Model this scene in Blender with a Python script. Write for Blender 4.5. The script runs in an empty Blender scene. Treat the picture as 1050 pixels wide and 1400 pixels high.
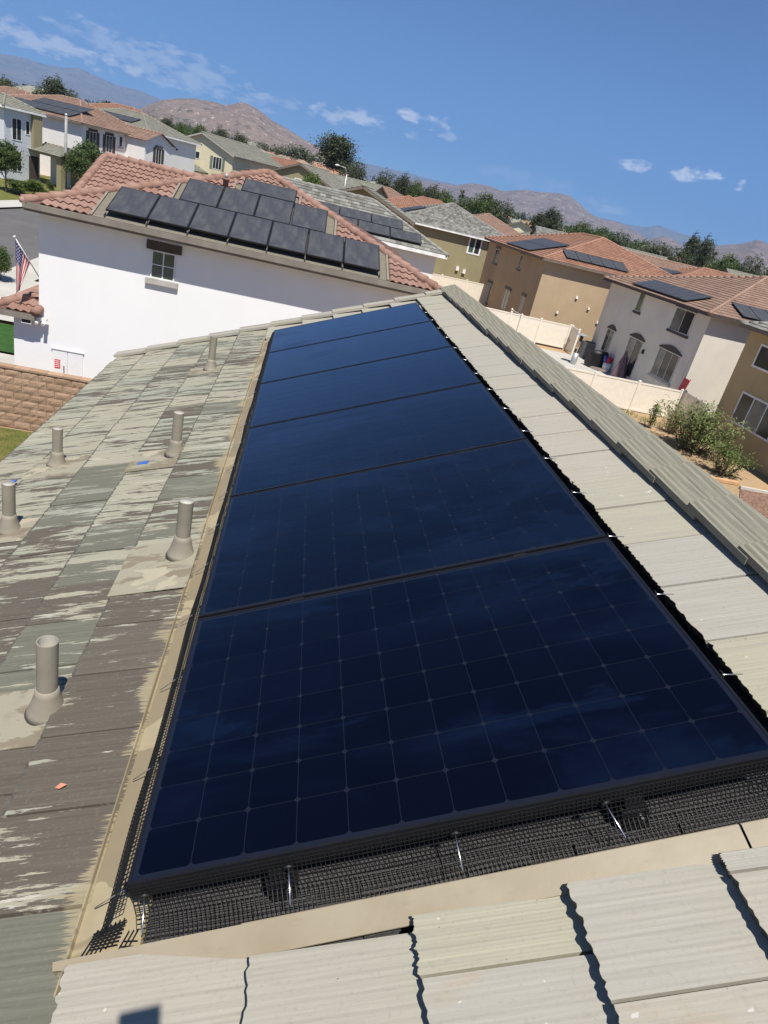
import bpy, math, random
from mathutils import Vector, Matrix, noise
R = math.radians
random.seed(7)
col = bpy.context.scene.collection
sc = bpy.context.scene

# ------------------------------------------------------------------ camera
F_PX = 914.334                       # focal length in photo pixels (1050 x 1400)
CAM = Vector((0, 0, 7.5))            # the phone, 7.5 m above the street level
M = Matrix(((0.972178731, 0.1535799746, 0.1768663517),
            (-0.0920414662, -0.4438692468, 0.8913520406),
            (0.2153993581, -0.882832534, -0.4173845151)))
cam_data = bpy.data.cameras.new('camera')
cam = bpy.data.objects.new('camera', cam_data)
col.objects.link(cam)
cam_data.sensor_fit = 'VERTICAL'
cam_data.sensor_height = 24.0
cam_data.sensor_width = 18.0
cam_data.lens = F_PX / 1400 * 24.0
cam_data.clip_start = 0.02
cam_data.clip_end = 80000
rx, ry, rz = M.col[0], -M.col[1], -M.col[2]
cam.matrix_world = Matrix(((rx.x, ry.x, rz.x, CAM.x), (rx.y, ry.y, rz.y, CAM.y), (rx.z, ry.z, rz.z, CAM.z), (0, 0, 0, 1)))
sc.camera = cam

def ray(x, y): return M @ Vector(((x - 525) / F_PX, (y - 700) / F_PX, 1))
def at(x, y, Y=None, X=None, Z=None):
    d = ray(x, y)
    t = (Y - CAM.y) / d.y if Y is not None else (X - CAM.x) / d.x if X is not None else (Z - CAM.z) / d.z
    return CAM + t * d

# ------------------------------------------------------------------ sun, sky, exposure
SUN = Vector((0.045, -0.455, 0.889)).normalized()       # towards the sun
sun_data = bpy.data.lights.new('sun', 'SUN')
sun_data.energy = 5.0
sun_data.angle = R(0.53)
sun_data.color = (1.0, 0.955, 0.88)
sun = bpy.data.objects.new('sun', sun_data)
sun.rotation_mode = 'QUATERNION'
sun.rotation_quaternion = SUN.to_track_quat('Z', 'Y')
sun.location = (0, -20, 60)
col.objects.link(sun)
sc.view_settings.view_transform = 'Standard'
sc.view_settings.look = 'None'
sc.view_settings.exposure = 0.6
sc.view_settings.gamma = 1.0
sc.view_settings.use_curve_mapping = False
sc.cycles.max_bounces = 6
sc.cycles.diffuse_bounces = 3
sc.cycles.glossy_bounces = 3
sc.cycles.transmission_bounces = 4
sc.cycles.volume_bounces = 0
sc.cycles.use_denoising = True
sc.cycles.sample_clamp_indirect = 6

world = bpy.data.worlds.new('World')
sc.world = world
world.use_nodes = True
wn, wl = world.node_tree.nodes, world.node_tree.links
wn.clear()
w_out = wn.new('ShaderNodeOutputWorld')
w_bg = wn.new('ShaderNodeBackground')
w_sky = wn.new('ShaderNodeTexSky')
w_sky.sky_type = 'NISHITA'
w_sky.sun_disc = False
w_sky.sun_elevation = math.asin(SUN.z)
w_sky.sun_rotation = math.atan2(SUN.x, SUN.y)
w_sky.altitude = 400
w_sky.air_density = 0.5
w_sky.dust_density = 0.0
w_sky.ozone_density = 10.0
w_bg.inputs['Strength'].default_value = 0.086
w_tc = wn.new('ShaderNodeTexCoord')
w_noise = wn.new('ShaderNodeTexNoise')
w_noise.inputs['Scale'].default_value = 44
w_noise.inputs['Detail'].default_value = 7
w_noise.inputs['Roughness'].default_value = 0.62
w_map = wn.new('ShaderNodeMapping')
w_map.inputs['Scale'].default_value = (1, 1, 2.4)
wl.new(w_tc.outputs['Generated'], w_map.inputs[0])
wl.new(w_map.outputs[0], w_noise.inputs['Vector'])
def wmath(op, a, b=None, clamp=False):
    n = wn.new('ShaderNodeMath'); n.operation = op; n.use_clamp = clamp
    for i, s in enumerate((a, b)):
        if s is None: continue
        if isinstance(s, (int, float)): n.inputs[i].default_value = s
        else: wl.new(s, n.inputs[i])
    return n.outputs[0]
def wdot(vec):
    n = wn.new('ShaderNodeVectorMath'); n.operation = 'DOT_PRODUCT'
    wl.new(w_tc.outputs['Generated'], n.inputs[0]); n.inputs[1].default_value = vec
    return n.outputs['Value']
cloud_sum = None
# centre pixel, half extents in pixels along and across the horizon, tilt, opacity
for cx, cy, ra, rb, tilt, op in ((30, 48, 62, 9, 4, .8), (110, 72, 60, 8, 3, .8), (128, 52, 38, 6, 0, .45), (205, 82, 75, 17, 4, .5), (285, 112, 60, 12, 4, .45),
                                 (362, 134, 16, 6, 0, .5), (398, 142, 16, 4, 0, .35), (458, 158, 26, 7, 0, .75), (497, 165, 17, 9, 0, .9),
                                 (558, 159, 14, 6, 0, .95), (594, 168, 14, 6, 0, .95), (562, 186, 9, 4, 0, .5), (613, 188, 9, 4, 0, .5),
                                 (869, 226, 16, 5, 0, .9), (957, 240, 22, 6, -10, 1.0), (1012, 253, 5, 4, 0, .7), (825, 281, 26, 6, 3, .3), (720, 245, 50, 9, 0, .18)):
    c = ray(cx, cy).normalized()
    e = Vector((0, 0, 1)).cross(c).normalized() * -1
    k = e.cross(c).normalized()
    if k.z < 0: k = -k
    t = R(tilt)
    e, k = e * math.cos(t) - k * math.sin(t), k * math.cos(t) + e * math.sin(t)
    a = wmath('MULTIPLY', wdot(e), F_PX / ra * 0.9)
    b = wmath('MULTIPLY', wdot(k), F_PX / rb * 0.9)
    r2 = wmath('ADD', wmath('MULTIPLY', a, a), wmath('MULTIPLY', b, b))
    front = wmath('GREATER_THAN', wdot(c), 0.5)
    m = wmath('SUBTRACT', 1.0, wmath('MULTIPLY', r2, 0.55))
    m = wmath('ADD', m, wmath('MULTIPLY', wmath('SUBTRACT', w_noise.outputs['Fac'], 0.56), 5.2))
    m = wmath('MULTIPLY', wmath('MULTIPLY', m, 1.1, True), wmath('MULTIPLY', front, op))
    cloud_sum = m if cloud_sum is None else wmath('MAXIMUM', cloud_sum, m)
w_mix = wn.new('ShaderNodeMix'); w_mix.data_type = 'RGBA'
wl.new(wmath('MULTIPLY', cloud_sum, 0.82), w_mix.inputs[0])
wl.new(w_sky.outputs[0], w_mix.inputs[6])
w_mix.inputs[7].default_value = (11.0, 10.9, 10.9, 1)
wl.new(w_mix.outputs[2], w_bg.inputs['Color'])
wl.new(w_bg.outputs[0], w_out.inputs['Surface'])

# ------------------------------------------------------------------ mesh and object helpers
class MB:
    def __init__(s): s.v = []; s.f = []; s.m = []; s.uv = []
    def poly(s, pts, mi=0, uv=None):
        b = len(s.v); s.v += [tuple(p) for p in pts]; s.f.append(tuple(range(b, b + len(pts)))); s.m.append(mi)
        s.uv.append(uv or [(0, 0)] * len(pts)); return s
    def box(s, x0, x1, y0, y1, z0, z1, mi=0):
        return s.obox((x0, y0, z0), (x1 - x0, 0, 0), (0, y1 - y0, 0), (0, 0, z1 - z0), mi)
    def obox(s, o, a, b, c, mi=0):
        o, a, b, c = Vector(o), Vector(a), Vector(b), Vector(c)
        if a.cross(b).dot(c) < 0: a, b = b, a
        p = [o, o + a, o + a + b, o + b, o + c, o + a + c, o + a + b + c, o + b + c]
        i = len(s.v); s.v += [tuple(q) for q in p]
        for q in ((3, 2, 1, 0), (4, 5, 6, 7), (0, 1, 5, 4), (1, 2, 6, 5), (2, 3, 7, 6), (3, 0, 4, 7)):
            s.f.append(tuple(i + k for k in q)); s.m.append(mi); s.uv.append([(0, 0)] * 4)
        return s
    def bar(s, p, q, w, h=None, up=(0, 0, 1), mi=0):
        p, q, up = Vector(p), Vector(q), Vector(up); d = q - p
        x = d.cross(up)
        if x.length < 1e-6: x = d.cross(Vector((1, 0, 0)))
        x.normalize(); y = x.cross(d).normalized(); h = h or w
        return s.obox(p - x * w / 2 - y * h / 2, d, x * w, y * h, mi)
    def tube(s, pts, rad, n=8, mi=0, caps=True):
        pts = [Vector(p) for p in pts]; rings = []
        for i, p in enumerate(pts):
            d = (pts[min(i + 1, len(pts) - 1)] - pts[max(i - 1, 0)]).normalized()
            a = d.cross(Vector((0.31, 0.57, 0.76)))
            if a.length < 1e-3: a = d.cross(Vector((1, 0, 0)))
            a.normalize(); b = d.cross(a); r = rad[i] if isinstance(rad, (list, tuple)) else rad
            k = len(s.v); s.v += [tuple(p + (a * math.cos(2 * math.pi * j / n) + b * math.sin(2 * math.pi * j / n)) * r) for j in range(n)]
            rings.append(k)
        for i in range(len(pts) - 1):
            for j in range(n):
                s.f.append((rings[i] + j, rings[i] + (j + 1) % n, rings[i + 1] + (j + 1) % n, rings[i + 1] + j)); s.m.append(mi); s.uv.append([(0, 0)] * 4)
        if caps:
            s.f.append(tuple(rings[0] + j for j in reversed(range(n)))); s.m.append(mi); s.uv.append([(0, 0)] * n)
            s.f.append(tuple(rings[-1] + j for j in range(n))); s.m.append(mi); s.uv.append([(0, 0)] * n)
        return s
    def mesh(s, name, mats, smooth=False):
        me = bpy.data.meshes.new(name); me.from_pydata(s.v, [], s.f)
        for m in (mats if isinstance(mats, (list, tuple)) else [mats]): me.materials.append(m)
        me.polygons.foreach_set('material_index', s.m)
        if smooth: me.polygons.foreach_set('use_smooth', [True] * len(s.f))
        ul = me.uv_layers.new(name='UVMap')
        flat = [c for f in s.uv for p in f for c in p]
        ul.data.foreach_set('uv', flat)
        me.update()
        return me
    def build(s, name, mats, parent=None, smooth=False, mat4=None, kind=None):
        return inst(name, s.mesh(name, mats, smooth), parent, mat4, kind)
def inst(name, me, parent=None, mat4=None, kind=None):
    o = bpy.data.objects.new(name, me); col.objects.link(o)
    if parent: o.parent = parent
    if mat4 is not None: o.matrix_basis = mat4
    if kind: o['kind'] = kind
    return o
def tag(o, label, cat, group=None):
    o['label'] = label; o['category'] = cat
    if group: o['group'] = group
    return o
def thing(name, label, cat, loc=(0, 0, 0), rz=0, group=None, mat4=None):
    o = bpy.data.objects.new(name, None); col.objects.link(o); o.empty_display_size = 0.2
    if mat4 is not None: o.matrix_basis = mat4
    else: o.location = loc; o.rotation_euler = (0, 0, rz)
    return tag(o, label, cat, group)
def T(x=0, y=0, z=0): return Matrix.Translation((x, y, z))
def frame_mat(o, x, y, z):
    return Matrix(((x[0], y[0], z[0], o[0]), (x[1], y[1], z[1], o[1]), (x[2], y[2], z[2], o[2]), (0, 0, 0, 1)))

# ------------------------------------------------------------------ materials
class NT:
    def __init__(s, name):
        s.mat = bpy.data.materials.new(name); s.mat.use_nodes = True
        s.n = s.mat.node_tree.nodes; s.l = s.mat.node_tree.links
        s.b = s.n['Principled BSDF']
    def node(s, t, **kw):
        n = s.n.new(t)
        for k, v in kw.items(): setattr(n, k, v)
        return n
    def link(s, a, b): s.l.new(a, b)
    def put(s, sock, v):
        if hasattr(v, 'is_output') or hasattr(v, 'links'): s.l.new(v, sock)
        else: sock.default_value = v
    def math(s, op, a, b=0.0, clamp=False):
        n = s.node('ShaderNodeMath', operation=op, use_clamp=clamp); s.put(n.inputs[0], a); s.put(n.inputs[1], b); return n.outputs[0]
    def mix(s, f, a, b, mode='MIX'):
        n = s.node('ShaderNodeMix', data_type='RGBA', blend_type=mode); s.put(n.inputs[0], f)
        for sock, v in ((n.inputs[6], a), (n.inputs[7], b)):
            if isinstance(v, tuple) and len(v) == 3: v = (*v, 1)
            s.put(sock, v)
        return n.outputs[2]
    def ramp(s, f, lo, hi):
        n = s.node('ShaderNodeMapRange', interpolation_type='SMOOTHSTEP'); s.put(n.inputs[0], f)
        n.inputs[1].default_value = lo; n.inputs[2].default_value = hi; return n.outputs[0]
    def coord(s, kind='Object', obj=None, scale=(1, 1, 1), rot=(0, 0, 0)):
        if kind == 'World': o = s.node('ShaderNodeNewGeometry').outputs['Position']
        else:
            t = s.node('ShaderNodeTexCoord'); t.object = obj; o = t.outputs[kind]
        m = s.node('ShaderNodeMapping'); m.inputs['Scale'].default_value = scale; m.inputs['Rotation'].default_value = rot
        s.link(o, m.inputs[0]); return m.outputs[0]
    def noise(s, vec, scale=5, detail=4, rough=0.55, dist=0.0):
        n = s.node('ShaderNodeTexNoise'); s.put(n.inputs['Vector'], vec); n.inputs['Scale'].default_value = scale
        n.inputs['Detail'].default_value = detail; n.inputs['Roughness'].default_value = rough; n.inputs['Distortion'].default_value = dist
        return n.outputs['Fac']
    def rand(s): return s.node('ShaderNodeObjectInfo').outputs['Random']
    def bump(s, h, strength=0.3, dist=0.01):
        n = s.node('ShaderNodeBump'); s.put(n.inputs['Height'], h); n.inputs['Strength'].default_value = strength; n.inputs['Distance'].default_value = dist
        s.link(n.outputs[0], s.b.inputs['Normal'])
    def fin(s, color=None, rough=0.6, metal=0.0, spec=0.5):
        if color is not None:
            if isinstance(color, tuple) and len(color) == 3: color = (*color, 1)
            s.put(s.b.inputs['Base Color'], color)
        s.put(s.b.inputs['Roughness'], rough); s.b.inputs['Metallic'].default_value = metal; s.b.inputs['Specular IOR Level'].default_value = spec
        return s.mat
def flat(name, c, rough=0.6, metal=0.0, var=0.12, scale=3.0, spec=0.4, bump=0.0, coord='Object'):
    t = NT(name); v = t.coord(coord)
    n = t.noise(v, scale, 5)
    lo = tuple(max(0, x * (1 - var)) for x in c); hi = tuple(x * (1 + var) for x in c)
    colr = t.mix(t.ramp(n, 0.3, 0.7), lo, hi)
    if bump: t.bump(t.noise(v, scale * 12, 3), bump, 0.01)
    return t.fin(colr, rough, metal, spec)
def stucco(name, c, stain=0.10):
    t = NT(name); v = t.coord('World')
    big = t.ramp(t.noise(v, 0.5, 5, 0.6), 0.35, 0.7)
    streak = t.ramp(t.noise(t.coord('World', scale=(1.6, 1.6, 0.18)), 1.4, 4), 0.5, 0.78)
    c1 = t.mix(big, c, tuple(x * (1 - stain) for x in c))
    c2 = t.mix(t.math('MULTIPLY', streak, 0.5), c1, tuple(x * (1 - 1.6 * stain) for x in c))
    t.bump(t.noise(v, 55, 3), 0.25, 0.012)
    return t.fin(c2, 0.9, 0, 0.2)
def uvcells(t, w, h):
    """white noise per roof tile, from the roof's own metres along and up the slope"""
    uv = t.node('ShaderNodeTexCoord').outputs['UV']
    sp = t.node('ShaderNodeSeparateXYZ'); t.link(uv, sp.inputs[0])
    row = t.math('FLOOR', t.math('DIVIDE', sp.outputs[1], h))
    off = t.math('MULTIPLY', t.math('MODULO', row, 2.0), 0.5)
    cx = t.math('FLOOR', t.math('ADD', t.math('DIVIDE', sp.outputs[0], w), off))
    cb = t.node('ShaderNodeCombineXYZ'); t.link(cx, cb.inputs[0]); t.link(row, cb.inputs[1])
    wnn = t.node('ShaderNodeTexWhiteNoise', noise_dimensions='2D'); t.link(cb.outputs[0], wnn.inputs[0])
    return sp, wnn.outputs['Value']
def roof_mat(name, c_lo, c_hi, barrel=False, w=0.3, h=0.36):
    t = NT(name); sp, r = uvcells(t, w, h)
    colr = t.mix(r, c_lo, c_hi)
    n = t.noise(t.coord('World'), 1.1, 5)
    colr = t.mix(t.math('MULTIPLY', t.ramp(n, 0.4, 0.75), 0.35), colr, tuple(x * 0.62 for x in c_lo))
    s = t.math('SINE', t.math('MULTIPLY', sp.outputs[0], 2 * math.pi / w))
    if barrel: t.bump(s, 1.0, 0.045)
    else:
        fr = t.math('FRACT', t.math('DIVIDE', sp.outputs[0], w)); t.bump(t.math('ADD', t.math('MULTIPLY', t.math('LESS_THAN', fr, 0.06), -1), t.math('MULTIPLY', r, 0.8)), 0.8, 0.02)
    return t.fin(colr, 0.85, 0, 0.25)

m_white = stucco('white_stucco', (0.81, 0.805, 0.80), 0.035)
m_khaki = stucco('khaki_stucco', (0.30, 0.265, 0.155))
m_brown = stucco('tan_brown_stucco', (0.46, 0.345, 0.225))
m_greige = stucco('grey_stucco', (0.68, 0.63, 0.55))
m_tan = stucco('tan_stucco', (0.50, 0.385, 0.21), 0.14)
m_cream = stucco('cream_stucco', (0.66, 0.60, 0.42))
m_offwhite = stucco('offwhite_stucco', (0.76, 0.74, 0.70), 0.04)
m_bluegrey = stucco('blue_grey_siding', (0.60, 0.63, 0.66), 0.05)
m_roof_red = roof_mat('red_barrel_tile', (0.23, 0.11, 0.075), (0.29, 0.15, 0.11), True)
m_roof_orange = roof_mat('orange_barrel_tile', (0.27, 0.135, 0.085), (0.34, 0.19, 0.13), True)
m_roof_grey = roof_mat('grey_flat_tile', (0.12, 0.117, 0.10), (0.27, 0.265, 0.235))
m_roof_greyc = roof_mat('grey_green_flat_tile', (0.185, 0.18, 0.145), (0.24, 0.235, 0.19))
m_roof_pink = roof_mat('pink_flat_tile', (0.235, 0.15, 0.108), (0.31, 0.205, 0.155), True)
m_fascia = flat('fascia_board', (0.21, 0.185, 0.155), 0.8)
m_whitetrim = flat('white_trim', (0.78, 0.77, 0.75), 0.6)
m_darktrim = flat('dark_brown_trim', (0.075, 0.058, 0.05), 0.8)
m_soffit = flat('soffit', (0.40, 0.375, 0.34), 0.9)
m_vinyl = flat('cream_vinyl', (0.74, 0.68, 0.58), 0.5, var=0.04)
def glass_mat(name, c=(0.02, 0.024, 0.027)):
    t = NT(name)
    n = t.noise(t.coord('Object'), 1.3, 2); t.bump(n, 0.06, 0.05)
    return t.fin(t.mix(t.ramp(n, .35, .65), c, tuple(x * 1.6 for x in c)), 0.12, 0, 0.35)
m_pane = glass_mat('window_glass')
m_pane_g = glass_mat('green_window_glass', (0.05, 0.085, 0.06))
m_pane_l = glass_mat('curtained_window_glass', (0.10, 0.105, 0.10))
m_black = flat('black_metal', (0.012, 0.012, 0.013), 0.5, 0.0)
m_wire = flat('black_coated_wire', (0.007, 0.007, 0.007), 0.6)
m_alu = flat('bare_aluminium', (0.75, 0.76, 0.78), 0.3, 1.0, 0.05)
m_steel = flat('galvanised_steel', (0.45, 0.46, 0.46), 0.5, 0.6)
m_greytrim0 = flat('bracket_grey', (.10, .095, .09), .6)
m_concrete = flat('concrete', (0.50, 0.475, 0.43), 0.9, var=0.12, scale=1.2, bump=0.1)

# ------------------------------------------------------------------ terrain
def sstep(a, b, x):
    t = max(0, min(1, (x - a) / (b - a))); return t * t * (3 - 2 * t)
def zg(x, y):
    sh_ = 7 * sstep(40, 70, y); k = 1 - sstep(-9 + sh_, 3 + sh_, x)
    return 0.04 * max(0, min(y, 105) - 25) * k + 0.018 * max(0, min(y, 2600) - 170)
gxs = sorted(set([-17000, -9000, -4000, -1800, -900, -450, -250, -150, -100] + [-80 + 2.5 * i for i in range(53)] + [60, 80, 110, 160, 250, 450, 900, 1800, 4000, 9000, 17000]))
gys = sorted(set([-3000, -1000, -300, -100, -40] + [-20 + 2.5 * i for i in range(55)] + [125, 150, 170, 190, 260, 400, 700, 1300, 2600, 5000, 9000, 17000]))
g = MB()
g.v = [(x, y, zg(x, y) - 0.02) for y in gys for x in gxs]
nx = len(gxs)
for j in range(len(gys) - 1):
    for i in range(nx - 1):
        g.f.append((j * nx + i, j * nx + i + 1, (j + 1) * nx + i + 1, (j + 1) * nx + i)); g.m.append(0); g.uv.append([(0, 0)] * 4)
t = NT('dry_ground'); v = t.coord('World')
n1 = t.ramp(t.noise(v, 0.35, 6, 0.6), 0.35, 0.68); n2 = t.ramp(t.noise(v, 6, 5), 0.35, 0.7)
c = t.mix(n1, (0.36, 0.25, 0.145), (0.28, 0.20, 0.12)); c = t.mix(t.math('MULTIPLY', n2, 0.4), c, (0.44, 0.32, 0.19))
far = t.ramp(t.noise(v, 0.004, 5), 0.4, 0.6)
sp = t.node('ShaderNodeSeparateXYZ'); t.link(v, sp.inputs[0])
c = t.mix(t.math('MULTIPLY', t.ramp(sp.outputs[1], 120.0, 260.0), 0.9), c, t.mix(far, (0.09, 0.10, 0.055), (0.16, 0.135, 0.085)))
t.bump(t.noise(v, 14, 5), 0.5, 0.03)
m_ground = t.fin(c, 0.95, 0, 0.15)
ground = g.build('ground', m_ground); ground['kind'] = 'structure'

def sheet(name, pts, mat, lift, z=None, kind='structure', nsub=6):
    """a flat strip following the terrain: pts is a quad in plan"""
    mb = MB(); a, b, c2, d = [Vector((*p, 0)) for p in pts]
    N = nsub
    for i in range(N):
        for j in range(N):
            q = []
            for (s, tt) in ((i, j), (i + 1, j), (i + 1, j + 1), (i, j + 1)):
                s /= N; tt /= N
                p = (a * (1 - s) + b * s) * (1 - tt) + (d * (1 - s) + c2 * s) * tt
                q.append((p.x, p.y, (zg(p.x, p.y) if z is None else z) + lift))
            mb.poly(q)
    o = mb.build(name, mat); o['kind'] = kind
    return o
m_asphalt = flat('asphalt', (0.105, 0.10, 0.097), 0.9, var=0.1, scale=0.6, bump=0.2, coord='Object')
m_walk = flat('pale_concrete', (0.42, 0.40, 0.36), 0.9, var=0.08, scale=0.8)
t = NT('lawn'); v = t.coord('World'); n1 = t.ramp(t.noise(v, 2.2, 6, 0.65), 0.35, 0.68)
c = t.mix(n1, (0.10, 0.115, 0.03), (0.17, 0.15, 0.05)); t.bump(t.noise(v, 40, 4), 0.8, 0.03); m_lawn = t.fin(c, 0.95, 0, 0.1)
t = NT('turf'); v = t.coord('World'); n1 = t.ramp(t.noise(v, 5, 6, 0.65), 0.35, 0.68)
c = t.mix(n1, (0.030, 0.080, 0.022), (0.05, 0.11, 0.028)); t.bump(t.noise(v, 40, 4), 0.8, 0.03); m_turf = t.fin(c, 0.95, 0, 0.1)

# street in front of the houses, bending to the right further on
sheet('road', [(-23.4, -30), (-13.6, -30), (-13.6, 40), (-23.4, 40)], m_asphalt, 0.0, nsub=14)
sheet('road', [(-23.4, 40), (-13.6, 40), (-6.5, 62), (-18.6, 59.5)], m_asphalt, 0.0, nsub=8)
sheet('road', [(-18.6, 59.5), (-6.5, 62), (2, 110), (-8, 110)], m_asphalt, 0.0, nsub=8)
sheet('pavement', [(-25.1, -30), (-23.4, -30), (-23.4, 40), (-25.1, 40)], m_walk, 0.12, nsub=14)
sheet('pavement', [(-25.1, 40), (-23.4, 40), (-18.6, 59.5), (-20.3, 60.5)], m_walk, 0.12, nsub=8)
sheet('pavement', [(-20.3, 60.5), (-18.6, 59.5), (-8, 110), (-9.7, 110)], m_walk, 0.12, nsub=10)
sheet('pavement', [(-13.6, -30), (-12.0, -30), (-12.0, 40), (-13.6, 40)], m_walk, 0.12, nsub=14)
sheet('driveway', [(-12.0, 27.2), (-7.6, 27.2), (-7.6, 34), (-12.0, 34)], m_walk, 0.13)
sheet('driveway', [(-12.0, 20.0), (-7.5, 20.0), (-7.5, 23.6), (-12.0, 23.6)], m_walk, 0.06)
sheet('lawn', [(-12.0, 23.8), (-7.7, 23.8), (-7.7, 27.0), (-12.0, 27.0)], m_turf, 0.07)
sheet('lawn', [(-40, 60), (-25.2, 41), (-20.4, 61), (-24, 78)], m_lawn, 0.06, nsub=10)
sheet('lawn', [(-24, 78), (-20.4, 61), (-9.8, 110), (-20, 112)], m_lawn, 0.05, nsub=10)
side_lawn = sheet('lawn', [(-11.5, 9), (1.5, 9), (1.5, 17.45), (-11.5, 17.45)], m_lawn, 0.02)
gr = MB(); rg = random.Random(3)
for i in range(16000):
    x, y = rg.uniform(-9.5, -3.5), rg.uniform(14.0, 17.4); a = rg.uniform(0, 6.28); h = rg.uniform(0.03, 0.075); w = 0.006
    dx, dy = math.cos(a) * w, math.sin(a) * w; lx, ly = rg.uniform(-.03, .03), rg.uniform(-.03, .03)
    gr.poly([(x - dx, y - dy, 0.0), (x + dx, y + dy, 0.0), (x + lx, y + ly, h)])
go = gr.build('grass_blades', m_lawn, kind='stuff'); tag(go, 'short patchy green and brown grass growing below the block wall', 'grass')

# ------------------------------------------------------------------ the roof under the array
S = R(22.4)
P0 = Vector((-0.1735, 1.0517, 5.9621))               # near left corner of the array, top of the frame
U = Vector((math.cos(S), 0, math.sin(S))); V = Vector((0, 1, 0)); NN = Vector((-math.sin(S), 0, math.cos(S)))
RM = frame_mat(P0, U, V, NN)                          # roof frame: u up the slope, v along the ridge, n out
UPL = Vector((math.sin(S), 0, math.cos(S)))           # world up inside the roof frame
UR = 2.14                                             # ridge
V0, V1 = -2.7, 7.12
home = thing('tiled_house', 'two-storey house with pale weathered concrete tiles under the blue array', 'house', (P0.x, 3.2, 0))
def hm(m): return T(-P0.x, -3.2, 0) @ m               # world matrix -> house-local
roof = MB()
roof.box(-1.9, UR, V0, V1, -0.20, -0.155)
roof = roof.build('roof', flat('roof_underlay', (0.05, 0.047, 0.045), 0.95), home, mat4=hm(RM))
ridge_w = RM @ Vector((UR, 0, -0.05))
UM = Vector((-math.cos(S), 0, math.sin(S)))
RM2 = frame_mat(Vector((2 * ridge_w.x - P0.x, P0.y, P0.z)), UM, -V, Vector((math.sin(S), 0, math.cos(S))))

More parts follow.
